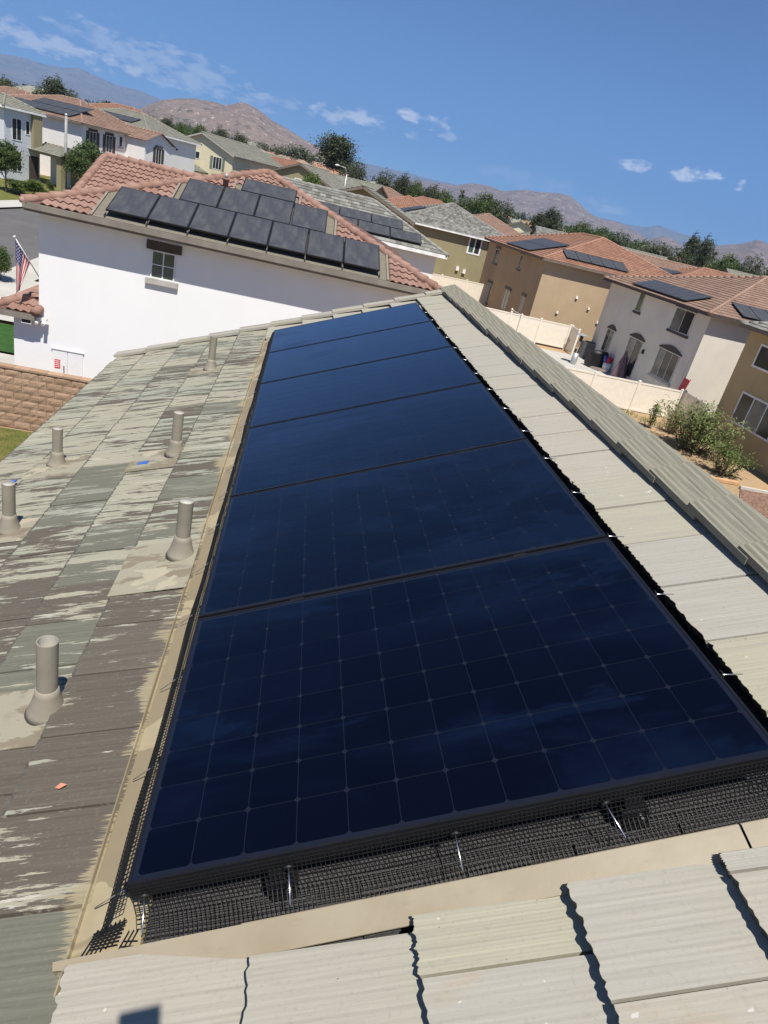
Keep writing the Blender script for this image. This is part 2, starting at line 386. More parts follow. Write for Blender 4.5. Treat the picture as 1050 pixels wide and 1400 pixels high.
# tile materials in roof coordinates
def rib(t, vec, scale, strength=0.5, dist=0.004):
    sp = t.node('ShaderNodeSeparateXYZ'); t.link(vec, sp.inputs[0])
    return sp
def tile_mat(name, weathered):
    t = NT(name)
    v = t.coord('Object', roof)
    rnd = t.rand()
    ofs = t.node('ShaderNodeVectorMath', operation='ADD'); t.link(v, ofs.inputs[0])
    cb = t.node('ShaderNodeCombineXYZ'); t.link(t.math('MULTIPLY', rnd, 17.0), cb.inputs[2]); t.link(cb.outputs[0], ofs.inputs[1])
    def stretched(su, sv, scale, detail, rough=0.6):
        m = t.node('ShaderNodeMapping'); m.inputs['Scale'].default_value = (su, sv, 1); t.link(ofs.outputs[0], m.inputs[0])
        return t.noise(m.outputs[0], scale, detail, rough)
    fine = stretched(1.2, 34, 2.2, 6, 0.7)           # brushed grooves run down the slope
    mid = stretched(1.1, 8.0, 2.3, 8, 0.70)
    spk = t.noise(v, 90, 2)
    if weathered:
        hue = t.mix(t.ramp(rnd, 0.25, 0.75), (0.355, 0.335, 0.255), (0.315, 0.32, 0.258))
        hue = t.mix(t.ramp(rnd, 0.86, 0.98), hue, (0.195, 0.193, 0.15))
        paint = t.mix(t.ramp(fine, 0.35, 0.7), tuple(0.9 for _ in range(3)), (0.78, 0.78, 0.76))
        paint = t.mix(1.0, hue, paint, 'MULTIPLY')
        white = t.ramp(stretched(1.0, 11, 1.6, 7, 0.75), 0.58, 0.62)
        paint = t.mix(t.math('MULTIPLY', white, 0.8), paint, (0.45, 0.435, 0.375))
        bare = t.mix(t.ramp(fine, 0.25, 0.75), (0.086, 0.073, 0.058), (0.118, 0.101, 0.081)); r2 = t.math('FRACT', t.math('MULTIPLY', rnd, 7.31)); bare = t.mix(t.ramp(r2, .62, .70), bare, t.mix(t.ramp(fine, .3, .7), (.112, .111, .086), (.150, .148, .116)))
        sp = t.node('ShaderNodeSeparateXYZ'); t.link(v, sp.inputs[0])
        near = t.math('MULTIPLY', t.ramp(sp.outputs[1], 2.6, 1.1), 0.11)
        lowr = t.math('MULTIPLY', t.ramp(sp.outputs[1], 2.4, 6.5), -0.012)
        rr = t.math('MULTIPLY', t.math('SUBTRACT', rnd, 0.5), 0.13)
        k = t.math('ADD', t.math('ADD', t.math('ADD', mid, near), t.math('ADD', rr, lowr)), t.math('MULTIPLY', t.math('SUBTRACT', fine, 0.5), 0.16))
        f = t.ramp(k, 0.508, 0.535)
        colr = t.mix(f, paint, bare)
        # overspray of the beige flashing paint onto the cut tiles, in fine combed lines
        comb = t.math('ADD', t.math('MULTIPLY', stretched(.6, 75, 2.2, 3, .7), 0.20), t.math('MULTIPLY', t.noise(v, 4.5, 3), 0.30))
        edge = t.ramp(t.math('ADD', sp.outputs[0], comb), 0.085, 0.10)
        band = t.math('MULTIPLY', edge, t.ramp(sp.outputs[1], -0.2, 0.0))
        colr = t.mix(t.math('MULTIPLY', band, 0.85), colr, (0.29, 0.245, 0.155))
    else:
        base = t.mix(t.ramp(rnd, 0.2, 0.8), (0.355, 0.328, 0.272), (0.335, 0.318, 0.276))
        base = t.mix(t.ramp(rnd, 0.75, 1.0), base, (0.345, 0.325, 0.235))
        colr = t.mix(t.math('MULTIPLY', t.ramp(fine, 0.35, 0.72), 0.55), base, (0.27, 0.25, 0.205))
        dirt = t.ramp(stretched(1.6, 3.0, 2.0, 6, 0.7), 0.58, 0.75)
        colr = t.mix(t.math('MULTIPLY', dirt, 0.45), colr, (0.335, 0.27, 0.18))
        spots = t.ramp(t.noise(v, 26, 3, 0.6), 0.70, 0.74)
        colr = t.mix(spots, colr, (0.48, 0.46, 0.42))
        dsp = t.ramp(t.noise(v, 41, 3, 0.6), 0.72, 0.75)
        colr = t.mix(dsp, colr, (0.16, 0.12, 0.09))
    colr = t.mix(t.math('MULTIPLY', t.ramp(spk, 0.55, 0.75), 0.25), colr, (0.21, 0.195, 0.16))
    gro = t.math('SINE', t.math('MULTIPLY', rib(t, v, 1).outputs[1], 2 * math.pi / 0.0125))
    h = t.math('ADD', t.math('MULTIPLY', gro, 0.16), t.math('ADD', fine, t.math('MULTIPLY', spk, 0.5)))
    t.bump(h, 0.32, 0.0024)
    return t.fin(colr, 0.92, 0, 0.2)
m_tile_old = tile_mat('weathered_concrete_tile', True)
m_tile_new = tile_mat('pale_concrete_tile', False)
def ridge_mat():
    t = NT('ridge_tile'); v = t.coord('Object'); rnd = t.rand()
    m = t.node('ShaderNodeMapping'); m.inputs['Scale'].default_value = (42, 1.2, 1); t.link(v, m.inputs[0])
    f = t.noise(m.outputs[0], 2, 5, 0.65)
    c = t.mix(t.ramp(f, 0.3, 0.68), (0.29, 0.275, 0.21), (0.165, 0.155, 0.118))
    c = t.mix(t.math('MULTIPLY', rnd, 0.35), c, (0.22, 0.22, 0.185))
    t.bump(t.math('ADD', f, t.math('MULTIPLY', t.noise(v, 120, 2), 0.4)), 0.8, 0.006)
    return t.fin(c, 0.92, 0, 0.2)
m_ridge = ridge_mat()

m_lip = flat('dark_concrete_lip', (0.085, 0.078, 0.066), .95, var=.4, scale=30)  # dark course line put into the colour of each tile's lower edge
def tile_mesh(name, mat, seed, rough, lip=False):
    rgn = random.Random(seed); nseg = 30; L = 0.42; W = 0.297; mb = MB()
    low = []
    s = rgn.uniform(-.003, .003)
    for i in range(nseg + 1):
        f = i / nseg
        s = s * 0.6 + rgn.uniform(-1, 1) * 0.0035 * rough
        low.append(s + 0.004 * rough * abs(math.sin(f * math.pi * 8 + seed)) + (0.004 * rough if i % 4 == 0 else 0))
    low[0] = low[-1] = 0.003
    def top(i, u): return (0.0002 if i % 2 else -0.0002) - 0.036 * u / L
    a, b, d, ap = [], [], [], []
    for i in range(nseg + 1):
        y = W * i / nseg
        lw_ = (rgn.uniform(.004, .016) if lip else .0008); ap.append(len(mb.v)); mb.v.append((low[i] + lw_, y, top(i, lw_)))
        a.append(len(mb.v)); mb.v.append((low[i], y, top(i, 0)))
        b.append(len(mb.v)); mb.v.append((L, y, top(i, L)))
        d.append(len(mb.v)); mb.v.append((low[i] + 0.006 + rgn.uniform(0, .004) * rough, y, -0.034))
    e0, e1 = len(mb.v), len(mb.v) + 1
    mb.v += [(L, 0, -0.066), (L, W, -0.066)]
    def F(*q): mb.f.append(q); mb.m.append(0); mb.uv.append([(0, 0)] * len(q))
    for i in range(nseg):
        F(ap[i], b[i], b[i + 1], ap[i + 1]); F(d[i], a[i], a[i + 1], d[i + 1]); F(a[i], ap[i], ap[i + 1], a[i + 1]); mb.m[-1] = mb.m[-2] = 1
    F(a[0], d[0], e0, b[0]); F(b[-1], e1, d[-1], a[-1])
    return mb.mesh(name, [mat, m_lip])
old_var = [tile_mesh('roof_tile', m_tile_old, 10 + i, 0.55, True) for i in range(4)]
new_var = [tile_mesh('roof_tile', m_tile_new, 30 + i, 0.85) for i in range(5)]
courses = [-1.93, -1.565, -1.175, -0.80, -0.475, -0.13, 0.284, 0.64, 0.985, 1.318, 1.632, 2.06]
REC0, REC1 = -0.150, 6.43                           # the array's recess along the ridge
NT_TOP = -0.068                                      # upper face of a tile's lower edge
rt = random.Random(11)
def put_tile(u0, u1, va, vb, pale):
    L = u1 - u0; w = vb - va
    if w < 0.03 or L < 0.03: return
    me = rt.choice(new_var if pale else old_var)
    dz = rt.uniform(-.003, .004)
    m = T(u0 + rt.uniform(-.004, .004), va + 0.0015, NT_TOP + dz) @ Matrix.Rotation(rt.uniform(-.004, .004), 4, 'Z') @ Matrix.Rotation(rt.uniform(-.006, .006), 4, 'X') @ Matrix.Diagonal((L / 0.42, (w - 0.008) / 0.297, 1, 1))
    inst('roof_tile', me, roof, m)
for k in range(len(courses) - 1):
    u0, u1 = courses[k], courses[k + 1] + 0.055
    pale = u0 > 0.0
    off = (0.489 if k == 10 else 0.489 + 0.15 * (k % 2) + 0.04 * k) % 0.3
    v = V0 - 0.3 + off
    hole = -0.2 < u0 < 1.4
    if u0 == -0.475: u1 = -0.137
    while v < V1 - 0.02:
        va, vb = max(v, V0), min(v + 0.3, V1 - 0.02)
        if vb > va:
            if hole:
                rc = -.111 if u0 < 0 else REC0
                if va < rc: put_tile(u0, u1, va, min(vb, rc), True)
                if vb > REC1: put_tile(u0, u1, max(va, REC1), vb, True)
            else:
                if u0 == -0.475 and (vb < REC0 or va > REC1): put_tile(u0, courses[5] + .055, va, vb, vb < REC0)
                else: put_tile(u0, u1, va, vb, pale or (u0 == -0.80 and vb < REC0 - .1))
        v += 0.3

# ridge caps (two wings over the crest), far end lapping on top
def cap_mesh():
    mb = MB(); n = 13; Lc = 0.42; rw = random.Random(5)
    prof = []
    wl_ = 0.185
    for side in (-1, 1):
        row = []
        for i in range(n + 1):
            d = wl_ * i / n
            row.append((side * d * math.cos(S), -d * math.sin(S) + (0.0016 if i % 2 else -0.0016)))
        prof.append(row)
    line = list(reversed(prof[0])) + prof[1][1:]
    N = len(line)
    for yy, dz in ((0, -0.008), (Lc, 0.008)):
        for (x, z) in line: mb.v.append((x, yy, z + dz))
    for yy, dz in ((0, -0.008), (Lc, 0.008)):
        for (x, z) in line: mb.v.append((x, yy, z + dz - 0.026))
    def F(*q): mb.f.append(q); mb.m.append(0); mb.uv.append([(0, 0)] * len(q))
    for i in range(N - 1):
        F(i, i + 1, N + i + 1, N + i); F(2 * N + i, 3 * N + i, 3 * N + i + 1, 2 * N + i + 1)
        F(2 * N + i, 2 * N + i + 1, i + 1, i); F(N + i, N + i + 1, 3 * N + i + 1, 3 * N + i)
    F(0, N, 3 * N, 2 * N); F(N - 1, 3 * N - 1, 4 * N - 1, 2 * N - 1)
    return mb.mesh('ridge_tile', m_ridge)
cap_me = cap_mesh()
crest = RM @ Vector((UR, 0, -0.042))
rinv = RM.inverted()
v = V0
while v < V1 - 0.05:
    w = T(crest.x + rt.uniform(-.006, .006), P0.y + v, crest.z + rt.uniform(-.003, .003)) @ Matrix.Rotation(rt.uniform(-.02, .02), 4, 'Y') @ Matrix.Rotation(rt.uniform(-.008, .008), 4, 'Z')
    inst('ridge_tile', cap_me, roof, rinv @ w)
    v += 0.352
# rake tiles along the far gable edge
rk = MB()
rk.box(0, 0.42, -0.03, 0.135, -0.006, 0.022); rk.box(0, 0.42, 0.115, 0.14, -0.16, 0.022)
rk_me = rk.mesh('rake_tile', m_tile_new)
u = -1.96
while u < UR - 0.1:
    inst('rake_tile', rk_me, roof, T(u, V1 - 0.09, NT_TOP + 0.008 + rt.uniform(-.003, .003)) @ Matrix.Rotation(R(2.6), 4, 'Y') @ Matrix.Rotation(rt.uniform(-.006, .006), 4, 'Z'))
    u += 0.372
# other slope of the same roof
ms = MB(); ms.box(-1.9, UR, -V1, -V0, -0.20, -0.155)
for k in range(len(courses) - 1):
    u0, u1 = courses[k], courses[k + 1] + .03
    q = [(u0, -V1, NT_TOP), (u0, -V0, NT_TOP), (u1, -V0, NT_TOP - .034), (u1, -V1, NT_TOP - .034)]
    ms.poly([q[0], q[3], q[2], q[1]]); ms.poly([q[0], q[1], (u0, -V0, -.12), (u0, -V1, -.12)])
ms.build('roof_slope', m_tile_new, home, mat4=hm(RM2))
# body of the house
e_l = RM @ Vector((-1.93, 0, -.2)); e_r = RM2 @ Vector((-1.93, 0, -.2))
xa, xb, zt = e_l.x + 0.40, e_r.x - 0.40, e_l.z - 0.02
bw = MB(); ya, yb = V0 + P0.y + .3, V1 + P0.y - .30
zr = ridge_w.z - 0.16
bw.box(xa, xb, ya, yb, -0.1, zt)
for yy, s_ in ((ya, 1), (yb, -1)):
    q = [(xa, yy, zt), (xb, yy, zt), (xb, yy, zt + .16), (ridge_w.x, yy, zr), (xa, yy, zt + .16)]
    bw.poly(q if s_ > 0 else q[::-1])
bw.build('wall', m_greige, home, mat4=hm(Matrix()))
fb = MB()
fb.box(e_l.x - .01, e_l.x + .03, V0 + P0.y, V1 + P0.y, e_l.z - .14, e_l.z + .03); fb.box(e_r.x - .03, e_r.x + .01, V0 + P0.y, V1 + P0.y, e_r.z - .14, e_r.z + .03)
fb.box(e_l.x + .03, xa, ya, yb, e_l.z - .04, e_l.z - .01)
fb.build('fascia', m_fascia, home, mat4=hm(Matrix()))

# flashing round the recess
t = NT('beige_flashing'); v = t.coord('Object')
n = t.noise(v, 3.2, 3, 0.5, 0.6); patch = t.ramp(n, 0.555, 0.565)
c = t.mix(patch, (0.235, 0.19, 0.118), (0.335, 0.28, 0.175)); c = t.mix(t.math('MULTIPLY', t.ramp(t.noise(v, 14, 5), .45, .8), 0.3), c, (0.20, 0.165, 0.11))
t.bump(t.noise(v, 5, 3), 0.15, 0.01); m_flash = t.fin(c, 0.55, 0.0, 0.4)
t = NT('beige_flashing_plain'); v = t.coord('Object')
c = t.mix(t.ramp(t.noise(v, 7, 5), .35, .75), (0.27, 0.228, 0.158), (0.235, 0.195, 0.13)); c = t.mix(t.math('MULTIPLY', t.ramp(t.noise(t.coord('Object', scale=(4, 14, 4)), 3, 6, .7), .55, .75), .4), c, (.17, .135, .09)); t.bump(t.math('ADD', t.noise(v, 3, 3), t.math('MULTIPLY', t.noise(v, 40, 3), .08)), 0.35, 0.012); m_flash2 = t.fin(c, 0.5, 0.0, 0.4)
fl = MB()
fl.box(-0.150, 0.015, -0.125, 6.46, -0.118, -0.104)
fl.box(-0.150, -0.146, -0.165, 6.46, -0.104, -0.090)
fl.build('side_flashing', m_flash, roof)
fl = MB()
fl.poly([(-.165, -.116, -.0795), (.262, -.162, -.095), (.262, -.102, -.069), (-.165, -.102, -.069)])
fl.poly([(-.165, -.102, -.069), (.262, -.102, -.069), (.262, -.098, -.135), (-.165, -.098, -.135)][::-1])
fl.poly([(-.165, -.102, -.069), (-.165, -.116, -.0795), (-.165, -.116, -.135), (-.165, -.102, -.135)])
for va, vb in ((0.262, 1.395), (1.401, 1.75)):
    fl.obox((va, -0.162, -0.098), (vb - va, 0, 0), (0, 0.060, 0.026), (0, 0, .003))
    fl.obox((va, -0.102, -0.072), (vb - va, 0, 0), (0, 0.004, 0.0), (0, 0, -.06))
fl.build('front_flashing', m_flash2, roof)
# composition shingles below the array
t = NT('dark_shingle'); v = t.coord('Object'); n = t.noise(v, 160, 3, 0.7)
c = t.mix(t.ramp(n, .35, .7), (0.022, 0.022, 0.023), (0.10, 0.097, 0.097)); c = t.mix(t.math('MULTIPLY', t.rand(), 0.5), c, (0.06, 0.058, 0.06)); t.bump(n, 0.8, 0.004); m_shingle = t.fin(c, 0.9, 0, 0.3)
sh = MB(); sh.box(0, 0.15, 0.002, 0.30, 0, 0.005); sh_me = sh.mesh('shingle', m_shingle)
for k in range(14):
    for j in range(24):
        va = -0.14 + j * 0.28 + (k % 2) * 0.12
        if va + .28 > 6.46 or va < -0.145: continue
        if k not in (0, 12, 13) and va > 0.5: continue      # the rest lies hidden under the panels
        inst('shingle', sh_me, roof, T(0.005 + 0.13 * k, va, -0.150 + (k % 2) * .001) @ Matrix.Rotation(rt.uniform(.0, .02), 4, 'Y') @ Matrix.Diagonal((1, 0.92, 1, 1)))

# vent pipes with lead boots
t = NT('weathered_plate'); v = t.coord('Object', roof); n = t.noise(t.coord('Object', roof, scale=(1, 3, 1)), 3.0, 6, .65, .3)
c = t.mix(t.ramp(n, .47, .50), (0.20, 0.17, 0.118), (0.285, 0.262, 0.195)); c = t.mix(t.ramp(t.noise(v, 3.4, 4, .55, .5), .60, .61), c, (0.36, 0.325, 0.235)); c = t.mix(t.math('MULTIPLY', t.ramp(t.noise(v, 13, 5), .5, .8), .4), c, (.13, .11, .08)); m_plate = t.fin(c, .8, 0, .3)
t = NT('painted_vent_pipe'); v = t.coord('Object')
c = t.mix(t.ramp(t.noise(v, 9, 5), .35, .7), (0.27, 0.242, 0.19), (0.225, 0.20, 0.155)); m_pipe = t.fin(c, 0.6, 0, 0.4)
m_pipe_in = flat('pipe_inside', (0.42, 0.40, 0.35), 0.8)
m_tape = flat('blue_tape', (0.05, 0.13, 0.42), 0.6)
for (pu, pv, h, capd, tape, plate) in ((-0.507, 0.80, 0.285, False, (-0.16, -0.13), (-.46, .115, -.16, .13)), (-0.163 - .05, 1.76, 0.27, True, None, (-.26, .075, -.30, .13)), (-0.516, 3.21, 0.28, True, (-0.16, -0.12), (-.25, .12, -.22, .12)),
                           (-1.408, 3.48, 0.26, True, (-0.2, -0.25), (-.25, .12, -.25, .12)), (-1.33, 2.47, 0.28, True, None, (-.2, .12, -.16, .12)), (-0.599, 5.48, 0.31, False, None, (-.2, .1, -.14, .1))):
    b = Vector((pu, pv, NT_TOP - 0.005)); tip = b + UPL * h; r = 0.0335
    mb = MB(); mb.tube([b - UPL * .02, b + UPL * .10, tip], r, 20, 0, False)
    mb.tube([tip - UPL * (.004 if capd else .05), tip - UPL * (.002 if capd else .048)], r * .93, 20, 1)
    mb.tube([tip, tip - UPL * .05], r * .88, 20, 1, False)
    n = 20; k = len(mb.v); ax = Vector((0, 1, 0)); ay = UPL.cross(ax)
    for rr in (r, r * .88):
        mb.v += [tuple(tip + (ax * math.cos(6.2832 * j / n) + ay * math.sin(6.2832 * j / n)) * rr) for j in range(n)]
    for j in range(n):
        mb.f.append((k + j, k + (j + 1) % n, k + n + (j + 1) % n, k + n + j)); mb.m.append(0); mb.uv.append([(0, 0)] * 4)
    pipe = mb.build('vent_pipe', [m_pipe, m_pipe_in], home, True, hm(RM))
    bo = MB(); bo.tube([b + UPL * -.02, b + UPL * .0, b + UPL * .022, b + UPL * .048, b + UPL * .068, b + UPL * .090, b + UPL * .091], [.070, .061, .052, .045, .040, .0372, .034], 24)
    bo.build('pipe_boot', m_pipe, pipe, True)
    ul = max(c_ for c_ in courses if c_ < pu); ue = min(c_ for c_ in courses if c_ > pu) - .008; k_ = .036 / .42
    pl = MB(); pl.obox((ul - .004, pv + plate[2], NT_TOP + .004), (ue - ul, 0, -k_ * (ue - ul)), (0, plate[3] - plate[2], 0), (0, 0, .003))
    pl.build('boot_plate', m_plate, pipe)
    if tape:
        tp = MB(); tp.box(pu + tape[0] - .07, pu + tape[0], pv + tape[1], pv + tape[1] + .045, NT_TOP - 0.006, NT_TOP + 0.0025); tp.build('blue_tape', m_tape, pipe)

# ------------------------------------------------------------------ the solar array
PW, PH, GAP = 1.559, 1.050, 0.016
CELL = 0.1244; PIT = 0.1265
t = NT('solar_cell'); rnd = t.rand()
sm = t.coord('Object', roof, scale=(1.0, 2.2, 1))
dirt = t.ramp(t.noise(sm, 1.3, 6, 0.6, 0.5), 0.46, 0.66)
c = t.mix(rnd, (0.0008, 0.0010, 0.0028), (0.0014, 0.0017, 0.0046)); c = t.mix(t.math('MULTIPLY', dirt, 0.8), c, (0.0030, 0.0060, 0.017))  # dirt streaks, their blue tint also carrying reflected sky in the colour
refl_smear = t.ramp(t.noise(t.coord('Object', roof, scale=(0.9, 2.6, 1)), 1.05, 7, .66, .3), .55, .60)
c = t.mix(t.math('MULTIPLY', refl_smear, .4), c, (0.0042, 0.0095, 0.027))  # ragged sky reflections painted into the cell colour
t.b.inputs['Specular Tint'].default_value = (0.30, 0.46, 0.80, 1)
t.b.inputs['Sheen Weight'].default_value = .35; t.b.inputs['Sheen Tint'].default_value = (.15, .42, 1, 1); t.b.inputs['Sheen Roughness'].default_value = .3
m_cell = t.fin(c, t.math('ADD', 0.10, t.math('MULTIPLY', dirt, 0.16)), 0, 0.5)
t = NT('black_backsheet'); t.b.inputs['Specular Tint'].default_value = (0.5, 0.7, 1.0, 1)
m_back = t.fin((0.010, 0.012, 0.019), 0.12, 0, 0.5)
m_frame = flat('black_anodised_frame', (0.009, 0.009, 0.011), 0.4, 0.0, spec=0.35)
cm = MB(); q = CELL / 2; cc = 0.0075
cm.poly([(-q + cc, -q, 0), (q - cc, -q, 0), (q, -q + cc, 0), (q, q - cc, 0), (q - cc, q, 0), (-q + cc, q, 0), (-q, q - cc, 0), (-q, -q + cc, 0)])
cell_me = cm.mesh('solar_cell', m_cell)
fm = MB(); fw, fh = 0.008, 0.046
fm.box(0, PW, 0, fw, -fh, 0); fm.box(0, PW, PH - fw, PH, -fh, 0); fm.box(0, fw, fw, PH - fw, -fh, 0); fm.box(PW - fw, PW, fw, PH - fw, -fh, 0)
fm.box(fw, PW - fw, fw, PH - fw, -.02, -.012)
frame_me = fm.mesh('frame', m_frame)
bm_ = MB(); bm_.box(fw - .001, PW - fw + .001, fw - .001, PH - fw + .001, -.011, -.0016); back_me = bm_.mesh('glass_sheet', m_back)  # glossy black backsheet behind the cells; no separate glass pane is built
names = ['at the end of the array nearest the wire mesh skirt', 'second from the wire mesh skirt of the array', 'third from the wire mesh skirt of the array',
         'fourth from the wire mesh skirt of the array', 'next to last before the gable edge of the array', 'closest to the gable edge of the array']
mx, my = (PW - 12 * PIT) / 2, (PH - 8 * PIT) / 2
for i in range(6):
    pm = RM @ T(0, i * (PH + GAP), 0)
    p = thing('solar_panel', 'dark blue glass solar panel ' + names[i], 'solar panel', group='blue panels on the weathered tile roof', mat4=pm)
    inst('frame', frame_me, p); gs = inst('glass_sheet', back_me, p)
    for a in range(12):
        for b in range(8):
            inst('solar_cell', cell_me, gs, T(mx + PIT * (a + .5), my + PIT * (b + .5), -.0010))
    if i == 0:
        for (fu, big) in ((0.34, True), (1.20, True)):
            ft = MB()
            if big:
                ft.box(fu - .02, fu + .02, -.004, .07, -.085, -.046); ft.box(fu - .032, fu + .032, -.012, .09, -.15, -.082); ft.tube([(fu + .015, -.018, -.112), (fu + .015, -.010, -.112)], .007, 8, 1)
            else: ft.box(fu - .02, fu + .02, -.008, .05, -.08, -.046); 
            ft.build('mounting_foot', [m_black, m_alu], p)
for i in range(5):
    cl = MB(); vv = (i + 1) * PH + i * GAP
    cl.box(0.004, PW - .004, vv + .001, vv + GAP - .001, -.05, -.028)
    for cu in (0.35, 1.2): cl.box(cu, cu + .05, vv + .002, vv + GAP - .002, -.028, -.004)
    tag(cl.build('panel_clamp_rail', m_black, mat4=RM), ['black clamp rail in the seam %s' % s for s in ('nearest the wire mesh skirt', 'second from the wire mesh skirt', 'in the middle of the blue array', 'second from the gable edge', 'nearest the gable edge')][i], 'clamp rail', 'seam rails between the blue panels')

# wire mesh skirts that keep birds out
def wire_skirt(name, label, a0, a1, path, wig, seed, pitch=0.0128, r=0.00085, along='u'):
    """a hanging grid: a runs along the panel edge, path lists (across, n) points from the frame outwards"""
    rw = random.Random(seed); mb = MB()
    lens = [0]
    for i in range(1, len(path)): lens.append(lens[-1] + math.dist(path[i], path[i - 1]))
    def pos(a, s):
        s = max(0, min(lens[-1], s)); i = 0
        while i < len(path) - 2 and s > lens[i + 1]: i += 1
        f = (s - lens[i]) / (lens[i + 1] - lens[i]); c_ = path[i][0] * (1 - f) + path[i + 1][0] * f; n_ = path[i][1] * (1 - f) + path[i + 1][1] * f
        k = s / lens[-1]
        n_ += wig * k * (math.sin(a * 5.1 + seed) + .6 * math.sin(a * 13.7 + 2 * seed)); c_ += wig * .8 * k * math.sin(a * 7.3 + 1.3 * seed)
        return (a, c_, n_) if along == 'u' else (c_, a, n_)
    def strip(pts):
        for p, q in zip(pts, pts[1:]): mb.bar(p, q, r * 2, r * 2, (0.1, 0.3, 1))
    n = int((a1 - a0) / pitch); ns = int(lens[-1] / pitch)
    for i in range(n + 1):
        a = a0 + i * pitch
        strip([pos(a, lens[-1] * j / 4) for j in range(5)])
    st = max(1, int(0.064 / pitch))
    for j in range(ns + 1):
        strip([pos(a0 + min(i * pitch, a1 - a0), j * pitch) for i in range(0, n + st, st)])
    o = mb.build(name, m_wire, mat4=RM); tag(o, label, 'wire mesh'); return o
wire_skirt('wire_mesh_skirt', 'black wire mesh skirt along the short end of the blue array', 0.0, 1.70, [(0.0, -.012), (-.004, -.046), (-.03, -.10), (-.085, -.128)], .006, 1, pitch=.0112)
wire_skirt('wire_mesh_skirt', 'black wire mesh strip beside the beige flashing under the array', -0.05, 6.38, [(0.0, -.006), (-.03, -.022), (-.072, -.085), (-.088, -.100)], .003, 2, pitch=.0128, along='v')
wire_skirt('wire_mesh_skirt', 'black wire mesh in the gap below the pale top tiles', -0.05, 6.38, [(PW + .004, -.012), (PW + .02, -.046), (PW + .06, -.12), (PW + .09, -.14)], .003, 3, pitch=.018, along='v')
cm_ = MB()                                           # loose corner of the mesh
for i in range(7):
    cm_.bar((-.02 - .012 * i, -.03, -.07 - .004 * i), (-.05 - .012 * i, -.075 - .004 * i, -.095), .0022)
    cm_.bar((-.015 - .01 * i * .3, -.035 - .007 * i, -.072 - .003 * i), (-.10, -.04 - .006 * i, -.092), .0022)
for i in range(5):
    cm_.bar((-.02 - .006 * i, -.07 - .011 * i, -.094), (.012 - .006 * i, -.075 - .011 * i, -.094), .0022)
for i in range(3): cm_.bar((-.012 + .011 * i, -.05, -.09), (-.045 + .011 * i, -.125, -.096), .0022)
tag(cm_.build('wire_mesh_scrap', m_wire, mat4=RM), 'loose bent corner of black wire mesh on the beige flashing', 'wire mesh')
def clip(p, q, label, group):
    """a thin silver hook rod with a black washer near the frame"""
    o = thing('mesh_clip', label, 'clip', group=group, mat4=RM @ T(*p)); d = Vector(q) - Vector(p)
    mb = MB(); mb.tube([(0, 0, 0), d * .5, d], .0017, 6); mb.build('rod', m_alu, o, True)
    mb = MB(); e = d.normalized(); mb.tube([e * .008, e * .012], .0125, 12); mb.build('washer', m_black, o)
for i, u in enumerate((0.035, 0.375, 0.77, 1.125)):
    clip((u, -.004, -.03), (u + (.0, .0, .0, .02)[i], -.085, -.062), 'silver rod with black washer on the wire skirt, %s from the flashing corner' % ('first', 'second', 'third', 'fourth')[i], 'hook rods of the end skirt')
ORD = 'first second third fourth fifth sixth seventh eighth ninth tenth eleventh twelfth thirteenth fourteenth fifteenth sixteenth seventeenth'.split()
for i in range(17):
    vv = 0.02 + i * 0.385
    clip((-.004, vv, -.030), (-.115, vv + .004, -.088), 'thin silver hook rod across the beige side flashing, %s from the end skirt' % ORD[i], 'hook rods along the side flashing')
for i in range(16):
    vv = 0.30 + i * 0.40
    clip((PW + .004, vv, -.022), (PW + .085, vv + .012, -.050), 'thin silver hook rod bridging the gap below the top tiles, %s from the end skirt' % ORD[i], 'hook rods along the upper gap')
lf = MB(); lf.poly([(-.36, .42, 0), (-.335, .44, .004), (-.30, .425, .002), (-.335, .41, 0)]); lf.poly([(-.335, .41, 0), (-.30, .425, .002), (-.335, .44, .004), (-.36, .42, 0)])
tag(lf.build('fallen_petal', flat('orange_petal', (.62, .25, .16), .7), mat4=RM @ T(-.13, .17, NT_TOP - .004) @ Matrix.Diagonal((.6, .6, 1, 1))), 'small orange petal lying on a dark weathered tile', 'petal')

# the phone that takes the picture; only its shadow shows
ph = thing('smartphone', 'black phone on a thin pole, seen only as a shadow on the tiles', 'phone', group=None, mat4=T(0, 0, 0))
fwd = M.col[2]; rgt = M.col[0]; dwn = M.col[1]
c0 = CAM - fwd * 0.016
mb = MB(); a_ = Vector((0.97, 0.24, 0)).normalized(); b_ = Vector(M.col[2]).cross(a_).normalized(); b_ = b_ if b_.z < 0 else -b_
mb.obox(c0 - a_ * .040 - b_ * .022, a_ * .080, b_ * .16, fwd * -.009); mb.build('body', m_black, ph)
pb = c0 + b_ * .15 - fwd * .005
mb = MB(); foot = Vector((pb.x - 0.05, pb.y - .30, 0)); tpos = RM.inverted() @ Vector((foot.x, foot.y, 0)); 
foot.z = (RM @ Vector(((foot.x - P0.x) / math.cos(S) , 0, NT_TOP))).z - .01
mb.tube([pb, foot], .009, 8); mb.build('pole', m_black, ph)


